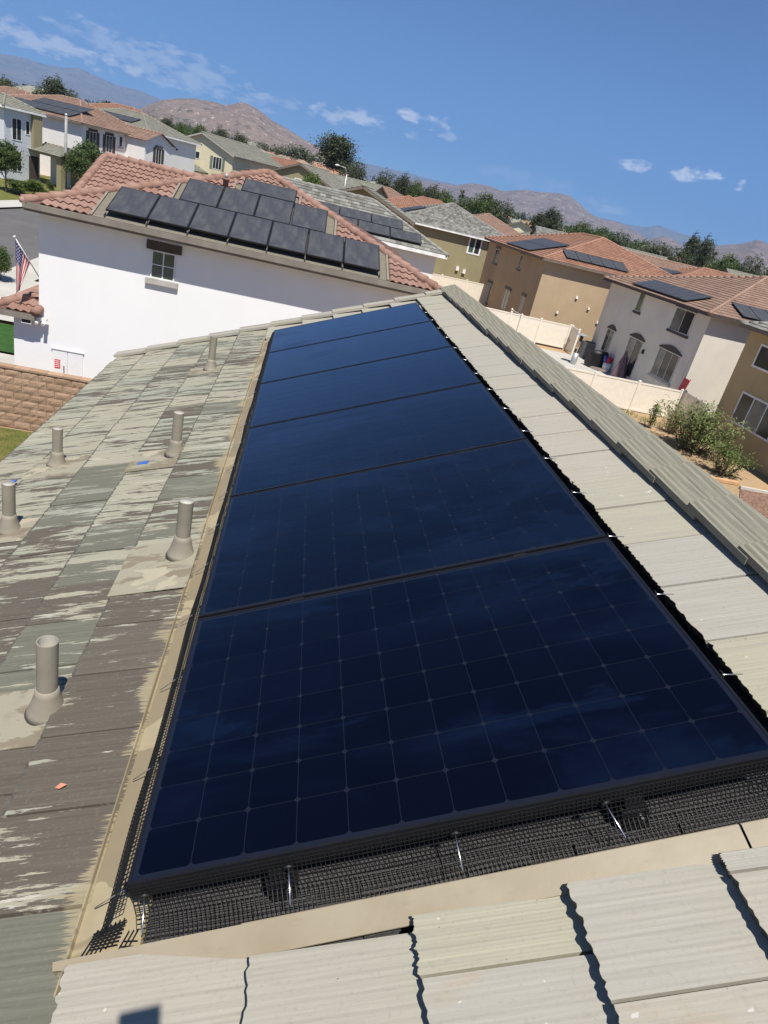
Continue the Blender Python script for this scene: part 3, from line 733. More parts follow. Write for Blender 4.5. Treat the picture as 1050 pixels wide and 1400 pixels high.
# ------------------------------------------------------------------ house kit
def clip_band(poly, lo, hi):
    def cut(ps, lim, keep_above):
        out = []
        for i, p in enumerate(ps):
            q = ps[(i + 1) % len(ps)]
            pin = (p[1] >= lim) if keep_above else (p[1] <= lim); qin = (q[1] >= lim) if keep_above else (q[1] <= lim)
            if pin: out.append(p)
            if pin != qin:
                f = (lim - p[1]) / (q[1] - p[1]); out.append((p[0] + (q[0] - p[0]) * f, lim))
        return out
    ps = cut(poly, lo, True)
    return cut(ps, hi, False) if len(ps) > 2 else []
class Slope:
    def __init__(s, O, e, up, poly):
        s.O, s.e, s.s = Vector(O), Vector(e).normalized(), Vector(up).normalized(); s.n = s.e.cross(s.s); s.poly = poly
    def p(s, a, b, h=0): return s.O + s.e * a + s.s * b + s.n * h
    def mat(s, a=0, b=0, h=0): return frame_mat(s.p(a, b, h), s.e, s.s, s.n)
def courses_mesh(mb, sl, c=0.36, step=0.03):
    top = max(p[1] for p in sl.poly); k = 0
    while k * c < top - 0.02:
        lo, hi = k * c, min((k + 1) * c, top)
        q = clip_band(sl.poly, lo, hi)
        if len(q) > 2:
            mb.poly([sl.p(a, b, step * (1 - (b - lo) / c)) for a, b in q], 0, [(a, min(b, hi - 1e-3)) for a, b in q])
            lowpts = sorted([a for a, b in q if abs(b - lo) < 1e-6])
            if len(lowpts) > 1:
                a0, a1 = lowpts[0], lowpts[-1]
                mb.poly([sl.p(a0, lo, -.02), sl.p(a1, lo, -.02), sl.p(a1, lo, step), sl.p(a0, lo, step)], 0, [(a0, lo), (a1, lo), (a1, lo), (a0, lo)])
        k += 1
def hip_slopes(x0, x1, y0, y1, z, pitch):
    """outer eave rectangle -> S, E, N, W slopes and the hip and ridge lines"""
    W, D = x1 - x0, y1 - y0; c, s, tn = math.cos(pitch), math.sin(pitch), math.tan(pitch); h = min(W, D) / 2; L = h / c
    def poly(n, other): return [(0, 0), (n, 0), (n - h, L), (h, L)] if n > 2 * h + 1e-3 else [(0, 0), (n, 0), (n / 2, L)]
    sl = {'S': Slope((x0, y0, z), (1, 0, 0), (0, c, s), poly(W, D)), 'N': Slope((x1, y1, z), (-1, 0, 0), (0, -c, s), poly(W, D)),
          'E': Slope((x1, y0, z), (0, 1, 0), (-c, 0, s), poly(D, W)), 'W': Slope((x0, y1, z), (0, -1, 0), (c, 0, s), poly(D, W))}
    zr = z + h * tn
    ra, rb = (Vector((x0 + h, y0 + h, zr)), Vector((x1 - h, y1 - h, zr)))
    lines = [(Vector((x0, y0, z)), ra), (Vector((x1, y1, z)), rb)]
    if W <= D: lines += [(Vector((x1, y0, z)), ra), (Vector((x0, y1, z)), rb)]
    else: lines += [(Vector((x0, y1, z)), ra), (Vector((x1, y0, z)), rb)]
    if (rb - ra).length > .05: lines.append((ra, rb))
    return sl, lines
def gable_slopes(x0, x1, y0, y1, z, pitch, axis):
    c, s, tn = math.cos(pitch), math.sin(pitch), math.tan(pitch)
    if axis == 'y':
        h = (x1 - x0) / 2; L = h / c; n = y1 - y0
        sl = {'E': Slope((x1, y0, z), (0, 1, 0), (-c, 0, s), [(0, 0), (n, 0), (n, L), (0, L)]), 'W': Slope((x0, y1, z), (0, -1, 0), (c, 0, s), [(0, 0), (n, 0), (n, L), (0, L)])}
        xm = (x0 + x1) / 2; lines = [(Vector((xm, y0, z + h * tn)), Vector((xm, y1, z + h * tn)))]
    else:
        h = (y1 - y0) / 2; L = h / c; n = x1 - x0
        sl = {'S': Slope((x0, y0, z), (1, 0, 0), (0, c, s), [(0, 0), (n, 0), (n, L), (0, L)]), 'N': Slope((x1, y1, z), (-1, 0, 0), (0, -c, s), [(0, 0), (n, 0), (n, L), (0, L)])}
        ym = (y0 + y1) / 2; lines = [(Vector((x0, ym, z + h * tn)), Vector((x1, ym, z + h * tn)))]
    return sl, lines
def roof_part(root, sl, lines, mat, cap_r=0.11, c=0.36, step=0.03, name='roof'):
    mb = MB()
    for s in sl.values(): courses_mesh(mb, s, c, step)
    ro = mb.build(name, mat, root)
    cb = MB()
    for a, b in lines:
        L = (b - a).length; n = max(1, int(L / .42)); d = (b - a) / n
        for i in range(n):
            p = a + d * i
            cb.tube([p + Vector((0, 0, .012)), p + d * 1.05 + Vector((0, 0, .0))], [cap_r, cap_r * .86], 8)
    cb.build('ridge_caps', mat, ro, True, kind='stuff')
    return ro
def face_mats(w, d):
    """wall faces in house-local axes: origin at left foot as seen from outside"""
    return {'S': frame_mat((0, 0, 0), (1, 0, 0), (0, 0, 1), (0, -1, 0)), 'E': frame_mat((w, 0, 0), (0, 1, 0), (0, 0, 1), (1, 0, 0)),
            'N': frame_mat((w, d, 0), (-1, 0, 0), (0, 0, 1), (0, 1, 0)), 'W': frame_mat((0, d, 0), (0, -1, 0), (0, 0, 1), (-1, 0, 0))}
def window(root, fm_, a0, a1, z0, z1, fr=None, pane=None, sashes=2, header=None, sill=None, arch=False, shutters=None, rows=1, fw=0.055, name='window', blinds=False):
    fr = fr or m_whitetrim; pane = pane or m_pane
    mb = MB(); hg = z1 - z0; wd = a1 - a0
    mb.box(a0, a1, z0, z0 + fw, -.03, .035); mb.box(a0, a1, z1 - fw, z1, -.03, .035)
    mb.box(a0, a0 + fw, z0 + fw, z1 - fw, -.03, .035); mb.box(a1 - fw, a1, z0 + fw, z1 - fw, -.03, .035)
    for i in range(1, sashes): x = a0 + wd * i / sashes; mb.box(x - fw * .4, x + fw * .4, z0 + fw, z1 - fw, -.03, .028)
    for i in range(1, rows): z = z0 + hg * i / rows; mb.box(a0 + fw, a1 - fw, z - fw * .3, z + fw * .3, -.03, .026)
    wo = mb.build(name, fr, root, mat4=fm_)
    for i in range(sashes):
        pb_ = MB(); xa_ = a0 + wd * i / sashes + fw * .4; xb_ = a0 + wd * (i + 1) / sashes - fw * .4
        pb_.box(xa_, xb_, z0 + fw * .6, z1 - fw * .6, .002, .010); pb_.build('pane', pane[i % len(pane)] if isinstance(pane, list) else pane, wo)
    if blinds:
        for i in range(6):
            z = z0 + fw + (hg * .45) * (i + .5) / 6; b2 = MB(); b2.obox((a0 + fw, z, .012), (wd - 2 * fw, 0, 0), (0, .035, .008), (0, 0, .003)); b2.build('shutter_slat', m_pane_l, wo)
    if header is not None:
        hb = MB()
        if arch:
            n = 8; pts = []
            for i in range(n + 1):
                f = i / n; pts.append((a0 - .12 + (wd + .24) * f, z1 + .02 + .05 + .26 * math.sin(math.pi * f)))
            outl = [(a0 - .12, z1 + .01)] + pts + [(a1 + .12, z1 + .01)]
            hb.poly([(x, z, .06) for x, z in reversed(outl)]); 
            for (p, q_) in zip(outl, outl[1:]): hb.poly([(p[0], p[1], .0), (q_[0], q_[1], .0), (q_[0], q_[1], .06), (p[0], p[1], .06)])
            hb.poly([(outl[-1][0], outl[-1][1], 0), (outl[0][0], outl[0][1], 0), (outl[0][0], outl[0][1], .06), (outl[-1][0], outl[-1][1], .06)])
        else: hb.box(a0 - .14, a1 + .14, z1 + .01, z1 + .24, 0, .07)
        hb.build('header', header, wo)
    if sill is not None:
        sb = MB(); sb.box(a0 - .12, a1 + .12, z0 - .15, z0 - .005, 0, .09); sb.build('sill', sill, wo)
    if shutters is not None:
        for (x0_, x1_) in ((a0 - .42, a0 - .04), (a1 + .04, a1 + .42)):
            sb = MB(); sb.box(x0_, x1_, z0, z1, 0, .045)
            for k in range(9): z = z0 + (z1 - z0) * (k + .5) / 9; sb.box(x0_ + .04, x1_ - .04, z - .02, z + .02, .045, .055)
            sb.build('shutter', shutters, wo)
    return wo
def eave_part(root, x0, x1, y0, y1, z, mat, wx0, wx1, wy0, wy1, h=.17):
    mb = MB(); t_ = .03
    mb.box(x0, x1, y0, y0 + t_, z - h, z - .004); mb.box(x0, x1, y1 - t_, y1, z - h, z - .004)
    mb.box(x0, x0 + t_, y0 + t_, y1 - t_, z - h, z - .004); mb.box(x1 - t_, x1, y0 + t_, y1 - t_, z - h, z - .004)
    o = mb.build('fascia', mat, root)
    so = MB(); so.box(x0 + t_, x1 - t_, y0 + t_, y1 - t_, z - h + .02, z - h + .04); so.build('soffit', m_soffit, root)
    return o
def house(name, label, x0, x1, y0, y1, zb, ze, pitch, wall, roofm, trim, oh=.45, rz=0, roofs='hip', c=.36):
    """x0..y1: wall rectangle in plan; (x0, y0) is the pivot; ze: eave height"""
    root = thing(name, label, 'house', (x0, y0, zb), rz); w, d, h = x1 - x0, y1 - y0, ze - zb
    mb = MB(); mb.box(0, w, 0, d, -.8, h - .12); 
    if roofs == 'hip': sl, ln = hip_slopes(-oh, w + oh, -oh, d + oh, h, pitch)
    else:
        sl, ln = gable_slopes(-oh, w + oh, -oh, d + oh, h, pitch, roofs)
        tn = math.tan(pitch)
        if roofs == 'y':
            zc = h + (w / 2 + oh) * tn - .06
            for yy in (0, d): q = [(0, yy, h - .12), (w, yy, h - .12), (w, yy, h + oh * tn - .06), (w / 2, yy, zc), (0, yy, h + oh * tn - .06)]; mb.poly(q if yy == 0 else q[::-1])
        else:
            zc = h + (d / 2 + oh) * tn - .06
            for xx in (0, w): q = [(xx, 0, h - .12), (xx, 0, h + oh * tn - .06), (xx, d / 2, zc), (xx, d, h + oh * tn - .06), (xx, d, h - .12)]; mb.poly(q if xx == 0 else q[::-1])
    mb.build('wall', wall, root)
    ro = roof_part(root, sl, ln, roofm, c=c)
    if roofs == 'hip': eave_part(root, -oh, w + oh, -oh, d + oh, h, trim, 0, w, 0, d)
    else:
        fb_ = MB(); tn = math.tan(pitch)
        for s in sl.values():
            n = s.poly[1][0]; L = s.poly[2][1]
            fb_.obox(s.p(0, 0, -.16), s.e * n, s.s * .03, s.n * .15)
            for a in (0, n - .04): fb_.obox(s.p(a, 0, -.19), s.e * .04, s.s * L, s.n * .18)
            fb_.obox(s.p(.04, .03, -.10), s.e * (n - .08), s.s * (L - .04), s.n * .03)
        fb_.build('fascia', trim, root)
    return root, sl, face_mats(w, d), ro
m_pv = None
t = NT('dusty_solar_glass'); v = t.coord('Object')
dust = t.ramp(t.noise(t.coord('Object', scale=(1, .35, 1)), 3.5, 6, .65), .35, .75)
c = t.mix(dust, (0.046, 0.047, 0.052), (0.070, 0.070, 0.075)); m_pv = t.fin(c, t.math('ADD', .42, t.math('MULTIPLY', dust, .3)), 0, .5)
def pv_mesh(w, h):
    mb = MB(); f = .03; mb.box(0, w, 0, h, 0, .038, 1); mb.box(f, w - f, f, h - f, .038, .0405, 0)
    return mb.mesh('solar_panel', [m_pv, m_black])
pv_p = pv_mesh(1.03, 1.64); pv_l = pv_mesh(1.64, 1.0)
def pv_row(root, sl, a, b, n, label, group, land=False, tilt=0.0, lift=.1, cols=None):
    w = 1.66 if land else 1.045
    for i in range(n):
        m = root.matrix_basis @ sl.mat(a + i * w, b, lift) @ Matrix.Rotation(tilt, 4, 'X')
        o = inst('solar_panel', pv_l if land else pv_p, None, m)
        tag(o, label if isinstance(label, str) else label[i], 'solar panel', group)
def MBas(root):    # matrix of a thing built from loc + rz
    return T(*root.location) @ Matrix.Rotation(root.rotation_euler.z, 4, 'Z')
def fix(root):
    m = MBas(root); root.matrix_basis = m; return root

# ------------------------------------------------------------------ the white neighbour with red barrel tiles
ZW = 5.4; PWH = R(19.1)
wx0, wx1, wy0, wy1 = -6.92, 3.55, 20.0, 33.5
wh = thing('white_house', 'white stucco two-storey house with pinkish red barrel tiles and dark panels', 'house', (wx0, wy0, 0)); fix(wh)
mb = MB(); mb.box(0, wx1 - wx0, 0, wy1 - wy0, -.2, ZW - .12); mb.box(-.66, 0, 0.0, 8.0, -.2, 2.62)
mb.build('wall', m_white, wh)
X0, X1 = -7.12 - wx0, 4.05 - wx0
sl, ln = hip_slopes(X0, X1, -.5, 14.0, ZW, PWH)
gsl, gln = gable_slopes(-0.25, 4.2, 3.5, 10.6, ZW, PWH, 'x')
mb = MB()
for s in sl.values(): courses_mesh(mb, s, .36, .012)
courses_mesh(mb, gsl['S'], .36, .012); courses_mesh(mb, gsl['N'], .36, .012)
ge = MB(); ge.poly([(-.0, 3.9, ZW - .1), (-.0, 7.05, ZW + 3.3 * math.tan(PWH)), (-.0, 10.2, ZW - .1)][::-1]); ge.build('gable_wall', m_white, wh)
t = NT('red_barrel_tile_piece'); rnd = t.rand(); v = t.coord('World')
c = t.mix(rnd, (0.245, 0.142, 0.108), (0.305, 0.19, 0.148)); c = t.mix(t.math('MULTIPLY', t.ramp(t.noise(v, 1.2, 5), .45, .75), .35), c, (0.205, 0.12, 0.09))
c = t.mix(t.math('MULTIPLY', t.ramp(t.noise(v, 22, 4), .5, .8), .35), c, (0.29, 0.205, 0.16))
t.bump(t.noise(v, 60, 3), .3, .01); m_stile = t.fin(c, .85, 0, .25)
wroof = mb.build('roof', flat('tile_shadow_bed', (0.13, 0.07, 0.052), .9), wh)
TWID = .40
def s_tile():
    mb = MB(); n = 12; W = TWID + .008; L = .43; rows = []
    for (yy, dz) in ((0, .040), (L, -.004)):
        top = []; bot = []
        for i in range(n + 1):
            f = i / n; z = .024 * math.sin(4 * math.pi * f - .6) + .02
            top.append(len(mb.v)); mb.v.append((W * f, yy, z + dz))
        for i in range(n + 1):
            f = i / n; z = .024 * math.sin(4 * math.pi * f - .6) - .006
            bot.append(len(mb.v)); mb.v.append((W * f, yy + .004, z + dz))
        rows.append((top, bot))
    (t0, b0), (t1, b1) = rows
    for i in range(n):
        for q in ((t0[i], t0[i + 1], t1[i + 1], t1[i]), (b0[i], b0[i + 1], t0[i + 1], t0[i])): mb.f.append(q); mb.m.append(0); mb.uv.append([(0, 0)] * 4)
    return mb.mesh('roof_tile', m_stile, False)
s_me = s_tile()
def inside(poly, a, b):
    for i, p in enumerate(poly):
        q = poly[(i + 1) % len(poly)]
        if (q[0] - p[0]) * (b - p[1]) - (q[1] - p[1]) * (a - p[0]) < 0: return False
    return True
ax = lambda X: X - wx0 - X0                           # world X -> along the front eave
comp = [(ax(-5.45), ax(2.38), -.2, 1.86), (ax(-3.85), ax(.80), 1.7, 3.5), (ax(-2.35), ax(-.38), 3.4, 4.5)]
k = 0; cnt = 0
while k * .36 < 5.9:
    j = 0
    while j * TWID < 11.2:
        a, b = j * TWID + (k % 2) * .0, k * .36
        if inside(sl['S'].poly, a + .2, b + .25) and not any(c0_ - .24 < a + .05 < c1_ - .05 and d0_ < b + .18 < d1_ for c0_, c1_, d0_, d1_ in comp):
            inst('roof_tile', s_me, wroof, sl['S'].mat(a, b, .0 + rt.uniform(0, .006)) @ Matrix.Rotation(rt.uniform(-.012, .012), 4, 'Z')); cnt += 1
        j += 1
    k += 1
k = 0
while k * .36 < 3.5:
    for j in range(11):
        a, b = j * TWID, k * .36
        if cnt < 420 and b + .3 < gsl['S'].poly[2][1] + .1: inst('roof_tile', s_me, wroof, gsl['S'].mat(a, b, .0 + rt.uniform(0, .006)))
    k += 1
hc = MB(); hc.tube([(0, 0, 0), (0, .22, -.004), (0, .44, -.012)], [.145, .125, .095], 10); hc_me = hc.mesh('ridge_tile', m_stile, True)
def caps_along(a, b, parent, me, pitch=.37, off=.03):
    d = b - a; n = int(d.length / pitch); m = d.normalized(); x = m.cross(Vector((0, 0, 1))).normalized(); z = x.cross(m)
    for i in range(n + 1):
        p = a + m * (i * pitch)
        if (p - a).length < d.length - .1: inst('ridge_tile', me, parent, frame_mat(p + z * (off + rt.uniform(-.006, .006)), x, m, z) @ Matrix.Rotation(rt.uniform(-.03, .03), 4, 'Z'))
for a, b in ln[:1] + ln[2:3]: caps_along(a, b, wroof, hc_me)
caps_along(*gln[0], wroof, hc_me)
caps_along(gsl['S'].p(0, 0, 0), gsl['S'].p(0, gsl['S'].poly[2][1], 0), wroof, hc_me)
for (a, b) in (ln[0][0], ln[2][0]), : pass
ec = MB(); ec.tube([ln[0][0] + Vector((-.06, -.06, .03)), ln[0][0] + Vector((.1, .1, .06))], [.06, .13], 10); ec.build('hip_end_tile', flat('pink_mortar', (.40, .25, .21), .9), wroof, True)
eave_part(wh, X0, X1, -.5, 14.0, ZW, m_fascia, 0, 10, 0, 13, .2)
# shingled strips left bare round the panels
t = NT('tan_shingle'); v = t.coord('World'); n = t.noise(v, 30, 4, .7); c = t.mix(t.ramp(n, .3, .7), (.13, .115, .088), (.21, .19, .15)); t.bump(n, .6, .01); m_comp = t.fin(c, .95, 0, .2)
for i, (a0, a1, b0, b1) in enumerate(comp):
    mb = MB(); b0 = max(b0, 0.0); nn = max(1, int((b1 - b0) / .14))
    for k in range(nn):
        bb = b0 + (b1 - b0) * k / nn; be = b0 + (b1 - b0) * (k + 1) / nn
        mb.obox(sl['S'].p(a0 + .02 * i, bb, .010), sl['S'].e * (a1 - a0 - .04 * i), sl['S'].s * (be - bb + .02), sl['S'].n * (.016 + .002 * (k % 2) + .001 * i))
    mb.build('shingle_strip', m_comp, wroof)
    mb = MB(); mb.obox(sl['S'].p(a0 - .06, b0, .0), sl['S'].e * .06, sl['S'].s * (b1 - b0), sl['S'].n * .07); mb.obox(sl['S'].p(a1, b0, .0), sl['S'].e * .06, sl['S'].s * (b1 - b0), sl['S'].n * .07)
    mb.build('edge_flashing', m_fascia, wroof)
gt = MB(); gt.box(X0, X1, -.58, -.5, ZW - .13, ZW + .01); gt.build('gutter', m_fascia, wh)
ordn = ['first', 'second', 'third', 'fourth', 'fifth', 'sixth', 'seventh']
gname = 'dark panels on the white house'
pv_row(wh, sl['S'], ax(-5.15), .14, 7, ['dusty dark panel, %s from the street in the eave row of the white house' % o for o in ordn], gname, lift=.17)
pv_row(wh, sl['S'], ax(-3.62), 1.80, 4, ['dusty dark panel, %s from the street in the middle row of the white house' % o for o in ordn[:4]], gname, lift=.17)
pv_row(wh, sl['S'], ax(-2.12), 3.47, 1, 'dusty dark panel lying sideways, topmost on the white house', gname, True, lift=.17)
for i in range(8):
    fr_ = MB(); fr_.obox(sl['S'].p(ax(-5.15) + i * 1.045 - .02, .02, .03), sl['S'].e * .03, sl['S'].s * .14, sl['S'].n * .1); fr_.build('panel_bracket', m_greytrim0, wh)
# roof vent and plumbing stub on the white roof
vb_ = MB(); bpos = sl['S'].p(ax(-2.62), 3.75, .02); vb_.tube([bpos, bpos + Vector((0, 0, .24)), bpos + Vector((0, 0, .25)), bpos + Vector((0, 0, .30))], [.085, .085, .11, .10], 12)
vb_.tube([bpos + Vector((0, 0, .30)), bpos + Vector((0, 0, .42))], [.05, .04], 8, 1); vb_.build('roof_vent', [m_stile, m_steel], wh, True)
fS = frame_mat((0, 0, 0), (1, 0, 0), (0, 0, 1), (0, -1, 0))
wz = lambda px, py, Y=20.0: at(px, py, Y=Y)
p_, q_ = wz(208, 341), wz(238, 386)
window(wh, fS, p_.x - wx0, q_.x - wx0, q_.z, p_.z, fr=m_whitetrim, pane=[m_pane_g, m_pane_g], sashes=2, rows=2, header=m_darktrim, sill=m_soffit, fw=.035, blinds=True)
# street-side porch roof at the corner
pr = hip_slopes(-1.12, 3.0, -.35, 8.3, 2.55, R(19)); mb = MB()
pr[0]['S'].poly = [(0, 0), (1.12, 0), (1.12, 1.12 / math.cos(R(19)))]
pr[0]['W'].poly = [(0, 0), (8.65, 0), (8.65 - 1.12, 1.12 / math.cos(R(19))), (0, 1.12 / math.cos(R(19)))]
for s in (pr[0]['S'], pr[0]['W']): courses_mesh(mb, s, .36, .012)
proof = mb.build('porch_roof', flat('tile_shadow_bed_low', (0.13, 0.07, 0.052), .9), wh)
# only the lip of the low roof stands clear of the tall wall
for k in range(3):
    for j in range(4):
        a, b = j * TWID, k * .36
        if a + .15 < 1.12 and inside(pr[0]['S'].poly, a + .15, b + .2): inst('roof_tile', s_me, proof, pr[0]['S'].mat(a, b, .004))
for k in range(3):
    for j in range(21):
        a, b = j * TWID, k * .36
        if inside(pr[0]['W'].poly, a + .15, b + .2): inst('roof_tile', s_me, proof, pr[0]['W'].mat(a, b, .004))
caps_along(pr[1][0][0], pr[1][0][0] + Vector((1.1, 1.1, 1.1 * math.tan(R(19)))), proof, hc_me)
mb = MB(); mb.box(-1.12, 0.0, -.35, -.32, 2.38, 2.546); mb.box(-1.12, -1.09, -.32, 8.3, 2.38, 2.546); mb.box(-1.09, -.0, -.32, 0, 2.40, 2.42); mb.box(-1.09, -.66, 0, 8.3, 2.40, 2.42); mb.build('porch_fascia', m_fascia, wh)
mb = MB(); mb.tube([(.02, -.36, 2.62), (.02, .12, 2.66)], [.13, .12], 10); mb.build('rake_end_tile', m_stile, proof, True)
# utility cabinet doors with a red notice
p_, q_ = wz(72, 478), wz(113, 516)
cd = MB(); x_0, x_1 = p_.x - wx0, q_.x - wx0; zt_ = wz(92, 480).z; xm_ = (x_0 + x_1) / 2
cd.box(x_0, xm_ - .008, .02, .035, .25, zt_); cd.box(xm_ + .008, x_1, .02, .035, .25, zt_)
cab = MB(); cab.box(x_0, xm_ - .008, -.03, 0, .25, zt_); cab.box(xm_ + .008, x_1, -.03, 0, .25, zt_); cab.box(x_0 - .03, x_1 + .03, -.05, 0, zt_ + .004, zt_ + .04)
cab = cab.build('cabinet_door', flat('white_painted_door', (.78, .78, .78), .5, var=.03), wh)
p_ = wz(79, 497); mb = MB(); mb.box(p_.x - wx0 - .075, p_.x - wx0 + .075, -.036, -.031, p_.z - .13, p_.z + .13, 0)
for i in range(4): mb.box(p_.x - wx0 - .055, p_.x - wx0 + .055, -.0385, -.036, p_.z + .075 - .055 * i, p_.z + .095 - .055 * i, 1)
mb.build('notice', [flat('red_notice', (.62, .03, .05), .5), m_whitetrim], cab)
mb = MB(); mb.box(p_.x - wx0 + .17, p_.x - wx0 + .20, -.08, -.03, p_.z - .16, p_.z - .02); mb.build('padlock', m_steel, cab)
# flood light and little solar light at the porch corner
p_ = wz(36, 436, 19.72); mb = MB(); lx = p_.x - wx0; lz = p_.z
mb.box(lx - .13, lx + .13, -.30, -.26, lz - .12, lz + .12, 0); mb.box(lx - .11, lx + .11, -.303, -.30, lz - .10, lz + .10, 1); mb.bar((lx, -.26, lz + .05), (lx + .1, -.0, lz + .12), .02, .02); mb.build('solar_lamp_panel', [m_whitetrim, m_black], wh)
p_ = wz(54, 440, 19.72); mb = MB(); lx = p_.x - wx0; lz = p_.z
mb.box(lx - .16, lx + .16, -.22, -.10, lz + .02, lz + .09); mb.tube([(lx - .09, -.2, lz - .02), (lx - .09, -.30, lz - .06)], .05, 10); mb.tube([(lx + .09, -.2, lz - .02), (lx + .09, -.30, lz - .06)], .05, 10); mb.bar((lx, -.12, lz + .05), (lx, .0, lz + .05), .05, .05); mb.build('flood_lamp', m_whitetrim, wh)

# flag on a slanted pole at the corner of the white house
fl0 = wz(52, 378, 20.3); fl1 = wz(20, 324, 19.55)
fo = thing('flag', 'american flag hanging from a slanted white pole on the white house corner', 'flag', fl0)
fo.matrix_basis = T(*fl0); d = fl1 - fl0
mb = MB(); mb.tube([(0.06, 0, -.06), d], .014, 8); mb.build('flag_pole', m_whitetrim, fo, True)
mb = MB(); mb.tube([d, d * 1.02], .03, 8); mb.build('pole_finial', m_whitetrim, fo, True)
t = NT('flag_cloth'); uv = t.node('ShaderNodeTexCoord').outputs['UV']; sp = t.node('ShaderNodeSeparateXYZ'); t.link(uv, sp.inputs[0])
stripe = t.math('LESS_THAN', t.math('FRACT', t.math('MULTIPLY', sp.outputs[1], 6.5)), .5)
c = t.mix(stripe, (.74, .72, .70), (.50, .025, .05))
canton = t.math('MULTIPLY', t.math('LESS_THAN', sp.outputs[0], .42), t.math('GREATER_THAN', sp.outputs[1], 6 / 13))
fx = t.math('SUBTRACT', t.math('FRACT', t.math('MULTIPLY', sp.outputs[0], 6 / .42)), .5); fy = t.math('SUBTRACT', t.math('FRACT', t.math('MULTIPLY', sp.outputs[1], 13 / 7 * 5)), .5)
star = t.math('LESS_THAN', t.math('ADD', t.math('MULTIPLY', fx, fx), t.math('MULTIPLY', fy, fy)), .07)
c = t.mix(canton, c, t.mix(star, (.03, .035, .16), (.74, .72, .70))); m_flag = t.fin(c, .8, 0, .1)
# cloth: hoist along the pole, hanging in folds; x runs along the fly, y up the hoist
NUx, NVx = 22, 26; mb = MB(); hoist0, hoist1 = d * .36, d * .97
grid = []
for i in range(NUx + 1):
    fx_ = i / NUx; row = []
    for j in range(NVx + 1):
        fy_ = j / NVx
        top_ = hoist0.lerp(hoist1, fy_)
        drop = 1.42 * fx_ * (.52 + .48 * fy_)
        swing = Vector((-.10, -.05, 0)) * fx_ * (1.2 - fy_)
        pull = (d * .86 - top_); pull.z = 0
        fold = .055 * math.sin(fy_ * 11 + fx_ * 2.2) * min(.7, fx_ * 2.5)
        p = top_ + Vector((0, 0, -drop)) + pull * min(.42, fx_ * .5) + Vector((.35, -.9, 0)).normalized() * fold + swing
        row.append(p)
    grid.append(row)
for i in range(NUx):
    for j in range(NVx):
        mb.poly([grid[i][j], grid[i + 1][j], grid[i + 1][j + 1], grid[i][j + 1]], 0, [(i / NUx, j / NVx), ((i + 1) / NUx, j / NVx), ((i + 1) / NUx, (j + 1) / NVx), (i / NUx, (j + 1) / NVx)])
mb.build('flag_cloth', m_flag, fo, True)

# ------------------------------------------------------------------ split-face block wall beside the lawn
bwall = thing('block_wall', 'tan split-face block wall with flat cap beside the white house', 'wall', (-11.5, 17.6, 0)); fix(bwall)
t = NT('split_face_block'); rnd = t.rand(); v = t.coord('World'); n = t.noise(v, 14, 5, .65)
c = t.mix(rnd, (.33, .215, .14), (.42, .285, .195)); c = t.mix(t.math('MULTIPLY', t.ramp(n, .4, .75), .4), c, (.26, .17, .11)); t.bump(t.math('ADD', n, t.math('MULTIPLY', t.noise(v, 45, 4), .5)), .7, .02); m_block = t.fin(c, .95, 0, .15)
def block_mesh(seed):
    rb = random.Random(seed); mb = MB(); nx_, nz_ = 5, 3; w, h = .39, .192
    P = {}
    for i in range(nx_ + 1):
        for j in range(nz_ + 1):
            edge = i in (0, nx_) or j in (0, nz_)
            P[i, j] = len(mb.v); mb.v.append((w * i / nx_, (0.0 if edge else -.006 - rb.uniform(0, .014)), h * j / nz_))
    for i in range(nx_):
        for j in range(nz_): mb.f.append((P[i, j], P[i + 1, j], P[i + 1, j + 1], P[i, j + 1])); mb.m.append(0); mb.uv.append([(0, 0)] * 4)
    return mb.mesh('block', m_block)
bl_me = [block_mesh(i) for i in range(6)]
core = MB(); core.box(0, 13, .012, .19, -.1, 1.595); core.build('mortar_core', flat('mortar', (.22, .155, .105), .95), bwall)
for r_ in range(8):
    for j in range(32):
        inst('block', rt.choice(bl_me), bwall, T(j * .4 + (r_ % 2) * .2, .0, .003 + r_ * .1985))
cp = MB(); cp.box(0, .392, -.03, .22, 0, .05); cp_me = cp.mesh('cap_stone', m_block)
for j in range(32): inst('cap_stone', cp_me, bwall, T(j * .4, 0, 1.595))


# ------------------------------------------------------------------ houses behind, across the back yards
def frame_of(root, k, w, d): return face_mats(w, d)[k]
def win_px(root, fm_, plane, pxs, **kw):
    """window from its corner pixels on a wall plane: plane = ('X', value) or ('Y', value)"""
    m = (root.matrix_basis @ fm_).inverted(); ps = []
    for (x, y) in pxs:
        w = at(x, y, X=plane[1]) if plane[0] == 'X' else at(x, y, Y=plane[1]); ps.append(m @ w)
    a0, a1 = min(p.x for p in ps), max(p.x for p in ps); z0, z1 = min(p.y for p in ps), max(p.y for p in ps)
    return window(root, fm_, a0, a1, z0, z1, **kw)
def win_at(root, fm_, plane, c_px, w, h, **kw):
    m = (root.matrix_basis @ fm_).inverted(); c = at(*c_px, X=plane[1]) if plane[0] == 'X' else at(*c_px, Y=plane[1]); c = m @ c
    return window(root, fm_, c.x - w / 2, c.x + w / 2, c.y - h / 2, c.y + h / 2, **kw)
m_greytrim = flat('grey_brown_trim', (.17, .14, .115), .85)
m_bronze = flat('beige_frame', (.60, .57, .52), .6)

def on_slope(root, sl, px, py, lift=.12):
    m = (root.matrix_basis @ sl.mat(0, 0, lift)); o = m.translation; n = m.to_3x3() @ Vector((0, 0, 1)); d = ray(px, py); q = m.inverted() @ (CAM + d * ((o - CAM).dot(n) / d.dot(n))); return q.x, q.y
